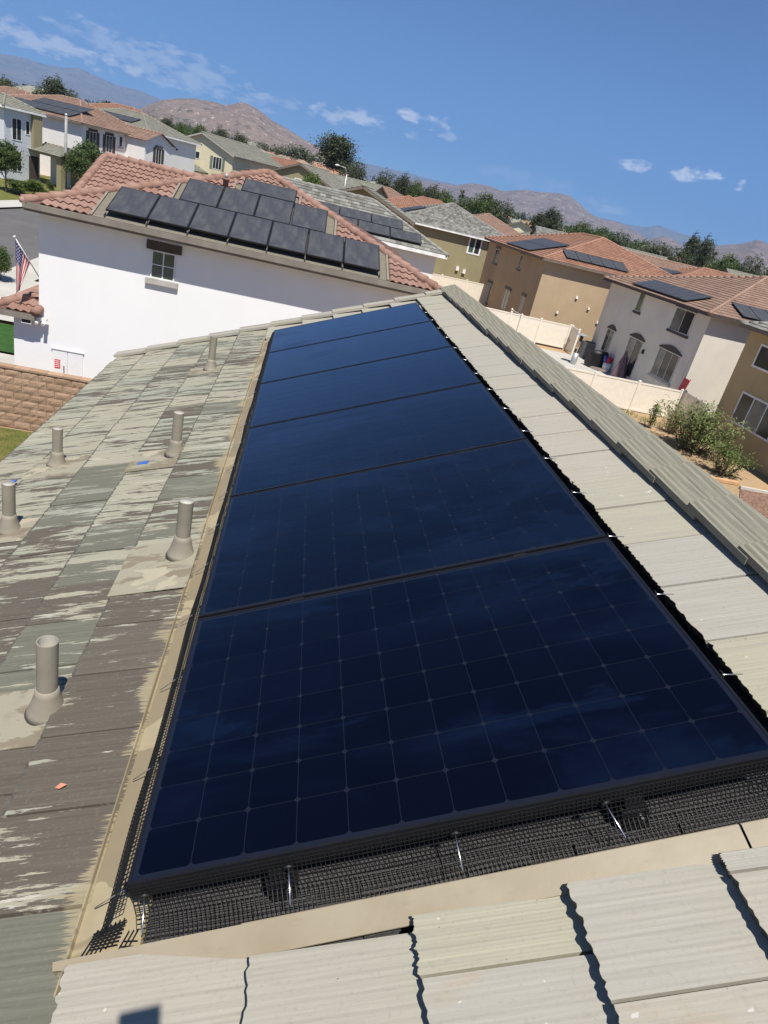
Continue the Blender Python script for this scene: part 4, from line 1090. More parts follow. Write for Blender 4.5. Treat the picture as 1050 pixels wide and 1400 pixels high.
# grey house with the sunlit cream flank
gy, gsl_, gf, gro = house('grey_house', 'grey stucco two-storey house with pink tiles and arched window heads', 22.0, 36.0, 35.3, 48.9, 0, 5.72, R(18.5), m_greige, m_roof_pink, m_darktrim, .5); fix(gy)
wW = gf['W']; PL = ('X', 22.0)
win_at(gy, wW, PL, (876, 413), .8, 1.2, fr=m_bronze, pane=m_pane_g, sashes=1, header=m_darktrim, sill=m_darktrim)
win_at(gy, wW, PL, (933, 439), 2.2, 1.3, fr=m_bronze, pane=[m_pane_l, m_pane], sashes=2, header=m_darktrim, sill=m_darktrim)
win_at(gy, wW, PL, (831, 466), 1.25, 1.6, fr=m_bronze, pane=[m_pane, m_pane_l], header=m_darktrim, arch=True, sill=m_soffit)
win_at(gy, wW, PL, (909, 499), 2.5, 1.65, fr=m_bronze, pane=[m_pane_l, m_pane, m_pane], sashes=3, header=m_darktrim, arch=True, sill=m_soffit)
win_at(gy, wW, PL, (862, 488), 2.0, 2.4, fr=m_bronze, pane=[m_pane_l, m_pane], sashes=2, header=m_darktrim, arch=True, name='patio_door')
c_ = (gy.matrix_basis @ wW).inverted() @ at(880, 481, X=22.0); mb = MB(); mb.box(c_.x - .06, c_.x + .06, c_.y - .14, c_.y + .14, 0, .12); mb.build('wall_lamp', m_black, gy, mat4=wW)
ga, gb = on_slope(gy, gsl_['W'], 864, 387)
pv_row(gy, gsl_['W'], ga, max(.2, gb), 7, ['dark panel on the yard slope of the grey house, %s from the sunlit flank' % o for o in reversed(ordn)], 'panels on the grey house')
pv_row(gy, gsl_['S'], 2.1, .3, 5, ['dark panel on the sunny slope of the grey house, %s from the hip' % o for o in ordn[:5]], 'panels on the grey house')

# tan house at the edge with white framed windows
tn_, tsl, tf, tro = house('tan_house', 'tan stucco house with white framed windows behind the bushes', 22.0, 35.0, 17.5, 31.6, 0, 5.75, R(18.5), m_tan, m_roof_grey, m_greytrim, .45); fix(tn_)
win_px(tn_, tf['W'], PL, ((998, 575), (1016, 541), (1052, 600), (1068, 560)), fr=m_whitetrim, pane=[m_pane, m_pane_l, m_pane], sashes=3, fw=.09)
win_px(tn_, tf['W'], PL, ((1030, 500), (1042, 470), (1075, 521), (1085, 490)), fr=m_whitetrim, pane=[m_pane, m_pane], sashes=2, fw=.09)
win_px(tn_, tf['W'], PL, ((1090, 540), (1104, 510), (1140, 560), (1150, 530)), fr=m_whitetrim, pane=[m_pane, m_pane], sashes=2, fw=.09)

# brown house
br, bsl, bf, bro = house('brown_house', 'tan brown stucco two-storey house with orange tiles and two dark arrays', 18.0, 31.0, 52.5, 70.7, 0.2, 5.98, R(18.5), m_brown, m_roof_orange, m_greytrim, .5); fix(br)
PB = ('X', 18.0)
for cpx, w, h, kw in (((679, 350), 1.5, 1.25, dict(pane=[m_pane, m_pane_l])), ((712, 358), .8, 1.15, dict(sashes=1, pane=m_pane_l)), ((667, 400), 1.6, 1.7, dict(pane=[m_pane_l, m_pane])),
                       ((690, 413), 1.7, 2.05, dict(pane=[m_pane_l, m_pane_g], name='patio_door')), ((712, 420), .95, 1.7, dict(pane=m_pane_l, sashes=2))):
    win_at(br, bf['W'], PB, cpx, w, h, fr=m_bronze, header=m_greytrim, sill=(None if kw.get('name') else m_greytrim), **kw)
for px in ((761, 428), (788, 408), (804, 423), (816, 442)):
    c_ = (br.matrix_basis @ bf['S']).inverted() @ at(*px, Y=52.5); mb = MB(); mb.box(c_.x - .08, c_.x + .08, c_.y - .02, c_.y + .14, 0, .12); mb.box(c_.x - .06, c_.x + .06, c_.y - .16, c_.y - .02, 0, .06, 1); mb.build('wall_vent', [m_whitetrim, m_greytrim], br, mat4=bf['S'])
ga, gb = on_slope(br, bsl['W'], 688.6, 332); gb = max(gb, .2)
for r_ in range(2): pv_row(br, bsl['W'], ga, gb + 1.66 * r_, 7, ['%s row panel on the shaded brown house slope, %s from the far end' % (('lower', 'upper')[r_], o) for o in ordn], 'panels on the brown house')
ga, gb = on_slope(br, bsl['S'], 775, 352)
pv_row(br, bsl['S'], ga, gb, 5, ['dark panel on the sunny slope of the brown house, %s from the hip' % o for o in ordn[:5]], 'panels on the brown house')

# khaki house beyond it
kh, ksl, kf, kro = house('khaki_house', 'khaki stucco house with grey tile hip roof and white eaves', 9.0, 22.2, 75.5, 88.5, 0.6, 5.78, R(20.5), m_khaki, m_roof_grey, m_whitetrim, .5); fix(kh)
win_px(kh, kf['S'], ('Y', 75.5), ((637, 346), (661, 327)), fr=m_whitetrim, pane=[m_pane_g, m_pane], sashes=2, fw=.16)
for px in ((634, 371), (625, 367)):
    c_ = (kh.matrix_basis @ kf['S']).inverted() @ at(*px, Y=75.5); mb = MB(); mb.box(c_.x - .16, c_.x + .16, c_.y - .2, c_.y + .2, 0, .2); mb.build('wall_vent', m_whitetrim, kh, mat4=kf['S'])
pv_row(kh, ksl['W'], 2.5, 1.0, 6, ['dark panel on the shaded slope of the khaki house, %s in its row' % o for o in ordn[:6]], 'panels on the khaki house')
pv_row(kh, ksl['W'], 3.5, 2.7, 5, ['upper dark panel on the shaded slope of the khaki house, %s in its row' % o for o in ordn[:5]], 'panels on the khaki house')

# next house of our row, grey tiles and white walls
g2, g2s, g2f, g2r = house('grey_roofed_house', 'white walled house with pale grey tile hip roof behind the red tiled one', -5.6, 6.7, 36.2, 43.1, 0, 5.5, R(23), m_offwhite, m_roof_grey, m_whitetrim, .46); fix(g2)
ga, gb = on_slope(g2, g2s['S'], 577, 334); gb = max(gb, .35)
pv_row(g2, g2s['S'], ga - 5 * 1.66, gb, 5, ['dark panel in the eave row of the grey roofed white house, %s from the street' % o for o in ordn[:5]], 'panels on the grey roofed house', True)
ga, _b = on_slope(g2, g2s['S'], 551, 313)
pv_row(g2, g2s['S'], ga - 4 * 1.66, gb + 1.03, 4, ['dark panel in the upper row of the grey roofed white house, %s from the street' % o for o in ordn[:4]], 'panels on the grey roofed house', True)

def far(px, py, Y, w, d, hh, pitch, roofs, wall, roofm, name, label, trim=None, rz=0, oh=.4):
    """a house whose ridge shows at this pixel, standing Y metres along the street; hh = eave height"""
    c = at(px, py, Y=Y); rise = (min(w, d) if roofs == 'hip' else (w if roofs == 'y' else d)) / 2 * math.tan(pitch) + oh * math.tan(pitch)
    ze = c.z - rise; o = Matrix.Rotation(rz, 4, 'Z') @ Vector((-w / 2, -d / 2, 0))
    r = house(name, label, c.x + o.x, c.x + o.x + w, c.y + o.y, c.y + o.y + d, ze - hh, ze, pitch, wall, roofm, trim or m_greytrim, oh, rz, roofs)
    fix(r[0]); return r
RZ = R(-27)
# ---- street side row, turned with the bend of the street
A = at(5, 147, Y=67); Bc = at(112, 166, Y=75)
ha, hs, hf, _ = house('siding_house', 'blue grey sided house with grey roof and porch across the street', A.x, A.x + 9, A.y, A.y + 3.7, 1.7, 7.35, R(20), m_bluegrey, m_roof_greyc, m_whitetrim, .4)
ha.rotation_euler.z = RZ; ha.location = (A.x, A.y, 1.7); ha.location = Vector((A.x, A.y, 1.7)) + Matrix.Rotation(RZ, 3, 'Z') @ Vector((-9, 0, 0)); fix(ha)
fE = hf['E']
window(ha, fE, .75, 1.75, 3.2, 4.9, pane=[m_pane, m_pane], sashes=2); window(ha, fE, .75, 1.75, .8, 2.4, pane=[m_pane, m_pane], sashes=2); window(ha, fE, 2.15, 2.6, 3.8, 4.9, pane=m_pane, sashes=1)
mb = MB()
for k in range(26): mb.box(.05, 2.7, .9 + k * .17, .9 + k * .17 + .15, 0, .004 + .003 * (k % 2))
mb.build('siding', m_bluegrey, ha, mat4=fE, kind='stuff')
mb = MB(); mb.box(2.75, 3.68, 2.6, 5.5, 0, .3); mb.build('bay', m_khaki, ha, mat4=fE)
s_ = gable_slopes(8.6, 12.6, 2.4, 7.0, 2.75, R(16), 'x'); roof_part(ha, s_[0], s_[1], m_roof_greyc, name='porch_roof')
mb = MB(); mb.box(9.0, 12.4, 2.6, 6.8, 2.55, 2.78); mb.build('porch_beam', m_khaki, ha)
for yy in (2.7, 4.3): mb = MB(); mb.box(11.9, 12.4, yy, yy + .5, -.4, 2.55); mb.build('porch_post', m_khaki, ha)
mb = MB(); mb.box(9.0, 11.2, 4.9, 6.7, -.3, 2.55); mb.build('entry_wall', m_offwhite, ha)
mb = MB(); mb.box(9.005, 9.05, 2.5, 3.5, 0, 2.2); mb.build('front_door', m_darktrim, ha)

hb, hs, hf, _ = house('white_shuttered_house', 'white two-storey house with brown shutters and pink tiled roof across the street', Bc.x, Bc.x + 13, Bc.y, Bc.y + 10.5, 2.0, 7.45, R(19), m_offwhite, m_roof_pink, m_greytrim, .45)
hb.rotation_euler.z = RZ; hb.location = Vector((Bc.x, Bc.y, 2.0)) + Matrix.Rotation(RZ, 3, 'Z') @ Vector((-13, 0, 0)); fix(hb)
fE = hf['E']
for a in (1.0, 3.2): window(hb, fE, a, a + .85, 3.4, 4.9, pane=[m_pane, m_pane], sashes=2, header=m_darktrim, sill=m_soffit, shutters=m_darktrim, fw=.035)
window(hb, fE, 5.0, 5.5, 4.1, 5.1, pane=m_pane, sashes=1, sill=m_soffit)
pv_row(hb, hs['S'], 3.6, .6, 8, ['eave row panel on the shuttered house roof, %s from its back' % o for o in ordn + ['eighth']], 'panels on the shuttered house')
pv_row(hb, hs['S'], 5.6, 2.3, 6, ['upper row panel on the shuttered house roof, %s from its back' % o for o in ordn[:6]], 'panels on the shuttered house')
mb = MB(); mb.box(13.0, 15.4, 6.0, 10.2, -1, 5.3); 
mb.poly([(15.4, 6.0, 5.3), (15.4, 10.2, 5.3), (15.4, 8.1, 6.25)]); mb.build('gable_wing', m_offwhite, hb)
s_ = gable_slopes(9.5, 15.75, 5.7, 10.5, 5.25, R(22), 'x'); roof_part(hb, s_[0], s_[1], m_roof_pink, name='wing_roof')
fW2 = frame_mat((15.4, 0, 0), (0, 1, 0), (0, 0, 1), (1, 0, 0)); window(hb, fW2, 7.7, 8.55, 3.3, 4.8, pane=[m_pane, m_pane], sashes=2, header=m_darktrim, sill=m_soffit, shutters=m_darktrim, fw=.035)
mb = MB(); mb.box(13.0, 14.9, 3.4, 5.98, -1, 2.5); mb.build('garage_bay', m_greige, hb)
s_ = gable_slopes(12.9, 15.2, 3.2, 6.0, 2.5, R(16), 'x'); roof_part(hb, s_[0], s_[1], m_roof_orange, name='bay_roof')

# white house with grey roof further along
Dc = Vector((-18.9, 87.4)); 
hd, hs, hf, _ = house('long_white_house', 'white house with long grey tile roof between shuttered and cream houses', 0, 12, 0, 9.0, 2.5, 8.2, R(19), m_offwhite, m_roof_greyc, m_whitetrim, .45)
hd.rotation_euler.z = RZ; hd.location = Vector((Dc.x, Dc.y, 2.5)) + Matrix.Rotation(RZ, 3, 'Z') @ Vector((-12, 0, 0)); fix(hd)
fE = hf['E']
window(hd, fE, 3.0, 3.9, 3.3, 4.7, pane=[m_pane, m_pane], sashes=2, sill=m_soffit); window(hd, fE, 2.0, 2.9, .9, 1.4, pane=m_pane, sashes=1); window(hd, fE, 4.6, 5.4, .4, 1.5, pane=[m_pane, m_pane]); window(hd, fE, 5.0, 5.6, 4.4, 4.7, pane=m_pane, sashes=1)
pv_row(hd, hs['S'], 4.5, 1.2, 5, ['dark panel on the grey roofed long white house, %s from its back' % o for o in ordn[:5]], 'panels on the long white house')

# cream house with green shutters and garage
E0 = at(319, 214, Y=100)
he, hs, hf, _ = house('cream_house', 'cream house with green shutters, low garage and grey green roof', 0, 9.5, 0, 13, 2.6, 7.85, R(20), m_cream, m_roof_greyc, m_soffit, .45, roofs='y')
he.rotation_euler.z = RZ; he.location = Vector((E0.x, E0.y, 2.6)) + Matrix.Rotation(RZ, 3, 'Z') @ Vector((-9.5, 0, 0)); fix(he)
fS_ = hf['S']; fE = hf['E']; m_gshut = flat('green_shutter', (.16, .19, .14), .8)
window(he, fS_, 6.5, 7.9, 3.2, 4.7, pane=[m_pane, m_pane, m_pane], sashes=3, shutters=m_gshut); window(he, fS_, 3.7, 4.4, 3.9, 4.8, pane=m_pane, sashes=1); window(he, fS_, 1.4, 2.0, 4.2, 5.0, pane=m_pane, sashes=1)
window(he, fE, 6.6, 7.6, 2.8, 4.7, pane=[m_pane, m_pane], sashes=2, sill=m_whitetrim); window(he, fE, 9.4, 10.4, 4.0, 4.6, pane=m_pane, sashes=1, sill=m_whitetrim)
mb = MB(); mb.box(-2.5, 5.6, -7, 0, -1, 2.5); mb.build('garage', m_cream, he)
s_ = hip_slopes(-2.9, 6.0, -7.4, 1.5, 2.5, R(17)); roof_part(he, s_[0], s_[1], m_roof_greyc, name='garage_roof')
gd = MB(); gd.box(-1.6, 3.6, -7.04, -7.0, 0, 2.1, 0); gd.box(-1.4, 3.4, -7.06, -7.04, .05, 1.9, 1); gd.build('garage_door', [m_whitetrim, m_greytrim], he)
pv_row(he, hs['W'], 3.0, 1.2, 4, ['dark panel high on the cream house roof, %s in its row' % o for o in ordn[:4]], 'panels on the cream house')

# ---- farther roofs along the street
h1 = far(431, 229, 96, 9.5, 10, 4.8, R(22), 'y', m_khaki, m_roof_greyc, 'tan_gabled_house', 'tan gabled house with two white windows beside the bushy trees', rz=R(-20))
window(h1[0], h1[2]['S'], 4.2, 5.1, 4.0, 5.2, pane=m_pane, sashes=1, fw=.1); window(h1[0], h1[2]['S'], 6.3, 7.2, 4.0, 5.2, pane=m_pane, sashes=1, fw=.1); window(h1[0], h1[2]['S'], 1.4, 2.2, 4.0, 5.0, pane=m_pane, sashes=1, fw=.1)
h2 = far(503, 256, 58, 7.4, 9, 5.0, R(21), 'y', m_khaki, m_roof_greyc, 'beige_gabled_house', 'beige gable end with dark overhanging eaves behind the grey roofed house', rz=R(-8), oh=.5)
h3 = far(395, 219, 130, 16, 10, 5.2, R(19), 'hip', m_offwhite, m_roof_orange, 'white_orange_house', 'white house with orange roof below the dark trees', rz=R(-35))
for a in (2.0, 5.0, 9.0, 12.5): window(h3[0], h3[2]['S'], a, a + 1.2, 3.2, 4.5, pane=m_pane, fw=.12)
pv_row(h3[0], h3[1]['S'], 5, .8, 4, ['dark panel on the white house with orange roof, %s in its row' % o for o in ordn[:4]], 'panels on the white orange house')
far(484, 245, 118, 9, 9, 5.2, R(20), 'x', m_khaki, m_roof_greyc, 'tan_ridge_house', 'tan house with long grey green ridge beyond the gabled one', rz=R(-25))
h4 = far(520, 254, 140, 14, 10, 5.2, R(20), 'hip', m_tan, m_roof_pink, 'pink_roofed_house', 'house with pink tile roof and long panel row beyond the beige gable', rz=R(-20))
pv_row(h4[0], h4[1]['S'], 3, 1.2, 6, ['dark panel on the pink roofed far house, %s in its row' % o for o in ordn[:6]], 'panels on the pink roofed far house')
far(375, 212, 150, 14, 10, 5.2, R(20), 'hip', m_cream, m_roof_greyc, 'pale_roofed_house', 'cream house with pale roof beyond the cream gable', rz=R(-30))
far(22, 122, 96, 15, 12, 5.4, R(20), 'hip', m_offwhite, m_roof_pink, 'pink_hip_house', 'pink roofed house rising behind the sided house', rz=RZ)
far(170, 145, 105, 15, 12, 5.4, R(20), 'hip', m_offwhite, m_roof_orange, 'orange_hip_house', 'orange roof peeping over the shuttered house', rz=RZ)
far(560, 268, 105, 9, 9, 4.6, R(22), 'hip', m_tan, m_roof_orange, 'orange_chimney_house', 'small orange roofed house beyond the khaki roof', rz=R(-12))
far(590, 272, 125, 12, 9, 4.6, R(20), 'hip', m_cream, m_roof_orange, 'terracotta_house', 'terracotta roofed house far beyond the khaki roof', rz=R(-12))

# ---- roofs to the right, beyond the brown house
far(668, 292, 108, 13, 13, 5.4, R(22), 'hip', m_brown, m_roof_pink, 'red_hip_house', 'pinkish red hip roof rising behind the khaki house', rz=R(4))
h5 = far(712, 303, 128, 10, 12, 5.2, R(22), 'y', m_cream, m_roof_greyc, 'cream_gabled_house', 'cream gabled house with grey roof among the trees', rz=R(-15))
far(742, 316, 118, 11, 11, 5.0, R(20), 'hip', m_tan, m_roof_greyc, 'tan_hip_house', 'tan house with grey roof behind the orange tiles', rz=R(-10))
h6 = far(785, 322, 112, 12, 11, 5.0, R(20), 'x', m_offwhite, m_roof_grey, 'white_gabled_house', 'pale gabled house with roof panels behind the orange tiles', rz=R(-8))
pv_row(h6[0], h6[1]['S'], 2, .6, 6, ['dark panel on the pale gabled house, %s in its row' % o for o in ordn[:6]], 'panels on the pale gabled house')
h7 = far(842, 336, 92, 13, 11, 5.2, R(20), 'x', m_khaki, m_roof_greyc, 'panelled_roof_house', 'house with a big rectangular panel field on grey green roof', rz=R(-14))
for r_ in range(2): pv_row(h7[0], h7[1]['S'], 4.2, .6 + 1.66 * r_, 7, ['dark panel in the %s row of the grey green roof, %s along' % (('lower', 'upper')[r_], o) for o in ordn], 'panels on the grey green roof')
h8 = far(915, 357, 84, 13, 9, 5.2, R(20), 'x', m_greige, m_roof_pink, 'grey_wall_house', 'grey walled house with sandy tile roof beyond the pink tiles', rz=R(-6))
window(h8[0], h8[2]['S'], 1.6, 2.3, 3.2, 4.5, pane=m_pane); window(h8[0], h8[2]['S'], 7.4, 9.0, 3.2, 4.3, pane=m_pane)
pv_row(h8[0], h8[1]['S'], 4, .7, 5, ['dark panel on the sandy tile roof, %s in its row' % o for o in ordn[:5]], 'panels on the sandy tile roof')
far(888, 352, 88, 6, 8, 5.2, R(20), 'y', m_tan, m_roof_pink, 'yellow_gabled_house', 'small yellow gable end beside the grey walled house', rz=R(-6))
h9 = far(985, 372, 80, 14, 10, 5.0, R(20), 'hip', m_tan, m_roof_orange, 'tan_orange_house', 'house with sandy orange roof in front of the far trees', rz=R(-6))
pv_row(h9[0], h9[1]['W'], 3, .8, 4, ['dark panel on the sandy orange roof, %s in its row' % o for o in ordn[:4]], 'panels on the sandy orange roof')
h10 = far(1030, 388, 66, 13, 10, 5.0, R(19), 'hip', m_greige, m_roof_pink, 'red_edge_house', 'pink tiled house with dark panels beyond the grey house', rz=R(-6))
pv_row(h10[0], h10[1]['S'], 2.4, 1.0, 6, ['dark panel on the pink tiled house beyond, %s in its row' % o for o in ordn[:6]], 'panels on the pink tiled house')
far(1052, 382, 95, 12, 10, 4.6, R(20), 'x', m_cream, m_roof_greyc, 'pale_edge_house', 'pale grey roof low among the far trees', rz=R(-10))

# ------------------------------------------------------------------ vinyl fences and the patio
def fence(name, label, x0, y0, x1, y1, h, z, n):
    L = math.hypot(x1 - x0, y1 - y0); r_ = math.atan2(y1 - y0, x1 - x0)
    root = thing(name, label, 'fence', (x0, y0, z), r_); fix(root); w = L / n
    for i in range(n):
        mb = MB(); mb.box(i * w + .06, (i + 1) * w - .06, -.018, .018, .06, h - .06)
        for k in range(1, int(w / .15)): mb.box(i * w + .06 + k * .15, i * w + .068 + k * .15, -.0205, .0205, .06, h - .06)
        mb.build('panel', m_vinyl, root)
        for (za, zb_) in ((h - .09, h), (.02, .15)): mb = MB(); mb.box(i * w + .05, (i + 1) * w - .05, -.035, .035, za, zb_); mb.build('rail', m_vinyl, root)
    for i in range(n + 1):
        mb = MB(); x = i * w; mb.box(x - .064, x + .064, -.064, .064, -.3, h + .05)
        mb.poly([(x - .08, -.08, h + .05), (x + .08, -.08, h + .05), (x, 0, h + .12)]); mb.poly([(x + .08, -.08, h + .05), (x + .08, .08, h + .05), (x, 0, h + .12)])
        mb.poly([(x + .08, .08, h + .05), (x - .08, .08, h + .05), (x, 0, h + .12)]); mb.poly([(x - .08, .08, h + .05), (x - .08, -.08, h + .05), (x, 0, h + .12)])
        mb.build('post', m_vinyl, root)
    return root
fence('vinyl_fence', 'cream vinyl fence between the grey house yard and the dry yard', 11.0, 34.0, 21.3, 34.0, 1.60, 0, 4)
fence('vinyl_fence', 'short shaded cream vinyl fence closing the gap by the tan house', 21.45, 33.93, 21.35, 31.6, 1.60, 0, 1)
fence('vinyl_fence', 'cream vinyl fence below the sunlit wall of the brown house', 11.0, 50.2, 20.6, 50.2, 1.75, 0.1, 4)
fence('vinyl_fence', 'short shaded cream vinyl fence closing the gap by the grey house', 20.75, 50.13, 20.7, 48.6, 1.75, 0.1, 1)
fence('vinyl_fence', 'cream vinyl fence running below the khaki house', 5.5, 64, 18.0, 66, 1.8, 0.3, 5)
fence('vinyl_fence', 'shaded vinyl fence stub standing across the brown house yard', 16.6, 50.1, 16.4, 52.2, 1.75, 0.1, 1)
sheet('patio', [(14.5, 35.5), (21.95, 35.5), (21.95, 48.5), (14.5, 48.5)], m_walk, 0.03, nsub=4)
def vx(px, py, z): return at(px, py, Z=z)
# patio heater
p = vx(783, 497, .05); ph_ = thing('patio_heater', 'silver patio heater with flat round hood on the patio', 'heater', p); fix(ph_)
mb = MB(); mb.tube([(0, 0, 0), (0, 0, .02), (0, 0, .72), (0, 0, .74)], [.20, .21, .21, .1], 16); mb.build('base_tank', m_steel, ph_, True)
mb = MB(); mb.tube([(0, 0, .74), (0, 0, 1.55)], .035, 8); mb.build('pole', m_steel, ph_)
mb = MB(); mb.tube([(0, 0, 1.55), (0, 0, 1.95)], [.10, .12], 12); mb.build('burner', m_black, ph_)
mb = MB(); mb.tube([(0, 0, 1.97), (0, 0, 2.0), (0, 0, 2.09), (0, 0, 2.1)], [.42, .42, .12, .02], 20); mb.build('hood', m_steel, ph_)
# air conditioner
p = vx(800, 489, .05); ac = thing('air_conditioner', 'grey boxy air conditioner standing by the shaded fence', 'air conditioner', p, R(4)); fix(ac)
mb = MB(); mb.box(-.5, .5, -.45, .45, 0, 1.15); mb.build('cabinet', flat('grey_cabinet', (.22, .225, .22), .6, .2), ac)
mb = MB(); mb.tube([(0, 0, 1.15), (0, 0, 1.19)], .40, 16); mb.build('fan_grille', m_black, ac)
for k in range(7): mb = MB(); mb.box(-.48, .48, -.465, -.45, .15 + k * .14, .19 + k * .14); mb.build('louvre', m_greytrim, ac)
# grill
p = vx(813, 502, .05); bq = thing('barbecue_grill', 'black barbecue grill under a cover with things on top', 'grill', p, R(10)); fix(bq)
mb = MB(); mb.box(-.75, .75, -.35, .35, .12, .85); mb.build('cart', m_black, bq)
mb = MB(); mb.tube([(-.6, 0, .92), (.6, 0, .92)], .26, 14); mb.build('lid', m_black, bq, True)
for sx in (-.68, .68):
    for sy in (-.28, .28): mb = MB(); mb.box(sx - .03, sx + .03, sy - .03, sy + .03, -.02, .12); mb.build('leg', m_black, bq)
m_redp = flat('red_plastic', (.50, .03, .05), .5); m_bluep = flat('blue_plastic', (.05, .10, .40), .5)
p = vx(827, 507, .05); bk = thing('bucket', 'white bucket holding red and blue toys beside the grill', 'bucket', p); fix(bk)
mb = MB(); mb.tube([(0, 0, 0), (0, 0, .55)], [.26, .30], 14); mb.build('pail', m_whitetrim, bk, True)
mb = MB(); mb.tube([(-.05, 0, .5), (.1, .05, .95)], [.16, .22], 8); mb.build('red_toy', m_redp, bk, True)
mb = MB(); mb.tube([(-.15, .1, .5), (-.28, .1, .98)], [.12, .14], 8); mb.build('blue_toy', m_bluep, bk, True)
p = vx(843, 519, .05); um = thing('closed_parasol', 'folded mauve parasol standing by the patio door', 'parasol', p); fix(um)
mb = MB(); mb.tube([(0, 0, 0), (0, 0, 1.95)], .025, 8); mb.build('pole', m_darktrim, um)
mb = MB(); n = 14
rings = [(.25, .42), (.6, .36), (1.2, .22), (1.75, .07), (1.92, .03)]
for (z, r_) in rings:
    for j in range(n): mb.v.append((r_ * (1 + .22 * (j % 2)) * math.cos(6.2832 * j / n), r_ * (1 + .22 * (j % 2)) * math.sin(6.2832 * j / n), z))
for i in range(len(rings) - 1):
    for j in range(n): mb.f.append((i * n + j, i * n + (j + 1) % n, (i + 1) * n + (j + 1) % n, (i + 1) * n + j)); mb.m.append(0); mb.uv.append([(0, 0)] * 4)
mb.build('canopy', flat('mauve_cloth', (.16, .10, .11), .9), um)
p = vx(815, 512, .05); rd = MB(); rd.tube([(0, 0, .35), (0, 0, .39)], .55, 18); rd.tube([(0, 0, 0), (0, 0, .35)], .05, 8); tb = rd.build('fire_table', m_greytrim, None, mat4=T(*p)); tag(tb, 'low round dark table on the pale patio', 'table')
p = at(934, 530, X=21.6); sw = thing('red_lounger', 'tall red folding lounger leaning upright on the grey house wall', 'chair', (21.6, p.y, .0)); fix(sw)
mb = MB(); mb.obox((-.14, -.28, .45), (.0, .56, 0), (.14, 0, 1.75), (.02, 0, -.02)); mb.build('backrest', m_redp, sw)
mb = MB(); mb.obox((-.30, -.28, .05), (.0, .56, 0), (.16, 0, .42), (.02, 0, -.02)); mb.build('seat', m_redp, sw)
for sy in (-.3, .28): mb = MB(); mb.bar((-.30, sy, 0), (.05, sy, 2.25), .03, .03); mb.build('leg', flat('dark_red_tube', (.3, .02, .03), .5), sw)

# ------------------------------------------------------------------ street lamp
p = at(89, 259, Y=69); z0 = zg(p.x, p.y)
sl_ = thing('street_pole', 'tall slim grey pole on the far pavement', 'pole', (p.x, p.y, z0)); fix(sl_)
mb = MB(); mb.tube([(0, 0, -.2), (0, 0, 5.95)], [.15, .11], 10); mb.build('post', flat('grey_pole', (.30, .30, .29), .7), sl_, True)
mb = MB(); mb.tube([(0, 0, 5.95), (0, 0, 6.0), (0, 0, 6.12)], [.13, .15, .05], 10); mb.build('pole_cap', m_steel, sl_, True)
p = at(470, 262, Y=98); s2 = thing('street_lamp', 'curved arm street lamp by the tan gabled house', 'street lamp', (p.x, p.y, at(470, 262, Y=98).z - 2.5)); fix(s2)
hh = at(463, 226, Y=98).z - s2.matrix_basis.translation.z
mb = MB(); mb.tube([(0, 0, 0), (0, 0, hh - .8)], [.12, .08], 8); mb.build('post', m_steel, s2, True)
mb = MB(); mb.tube([(0, 0, hh - .8), (-.3, 0, hh - .1), (-1.2, 0, hh)], .045, 8); mb.build('arm', m_steel, s2, True)
mb = MB(); mb.tube([(-1.1, 0, hh), (-1.4, 0, hh), (-1.7, 0, hh - .04)], [.05, .12, .05], 8); mb.build('lamp_head', m_whitetrim, s2, True)


# ------------------------------------------------------------------ trees and shrubs
def leaf_mat(name, c1, c2, tr=0.25):
    t = NT(name); v = t.coord('Object'); n = t.noise(v, .9, 3); rnd = t.node('ShaderNodeNewGeometry').outputs['Random Per Island']
    c = t.mix(rnd, c1, c2); c = t.mix(t.math('MULTIPLY', t.ramp(n, .4, .7), .5), c, tuple(x * .7 for x in c1))
    t.b.inputs['Subsurface Weight'].default_value = 0.0
    tl = t.node('ShaderNodeBsdfTranslucent'); t.put(tl.inputs[0], c); mx_ = t.node('ShaderNodeMixShader'); mx_.inputs[0].default_value = tr
    m = t.fin(c, .6, 0, .3); out = t.n['Material Output']; t.link(t.b.outputs[0], mx_.inputs[1]); t.link(tl.outputs[0], mx_.inputs[2]); t.link(mx_.outputs[0], out.inputs[0])
    return m
m_leaf_dark = leaf_mat('dark_olive_leaves', (.052, .066, .032), (.115, .13, .068))
m_leaf_mid = leaf_mat('green_leaves', (.055, .092, .026), (.13, .17, .055))
m_leaf_lite = leaf_mat('light_green_leaves', (.085, .13, .03), (.17, .21, .06))
m_leaf_grey = leaf_mat('grey_green_leaves', (.075, .09, .055), (.165, .18, .12))
m_leaf_dry = leaf_mat('dry_leaves', (.22, .14, .065), (.36, .24, .12))
m_bark = flat('bark', (.13, .10, .075), .95, bump=.4)
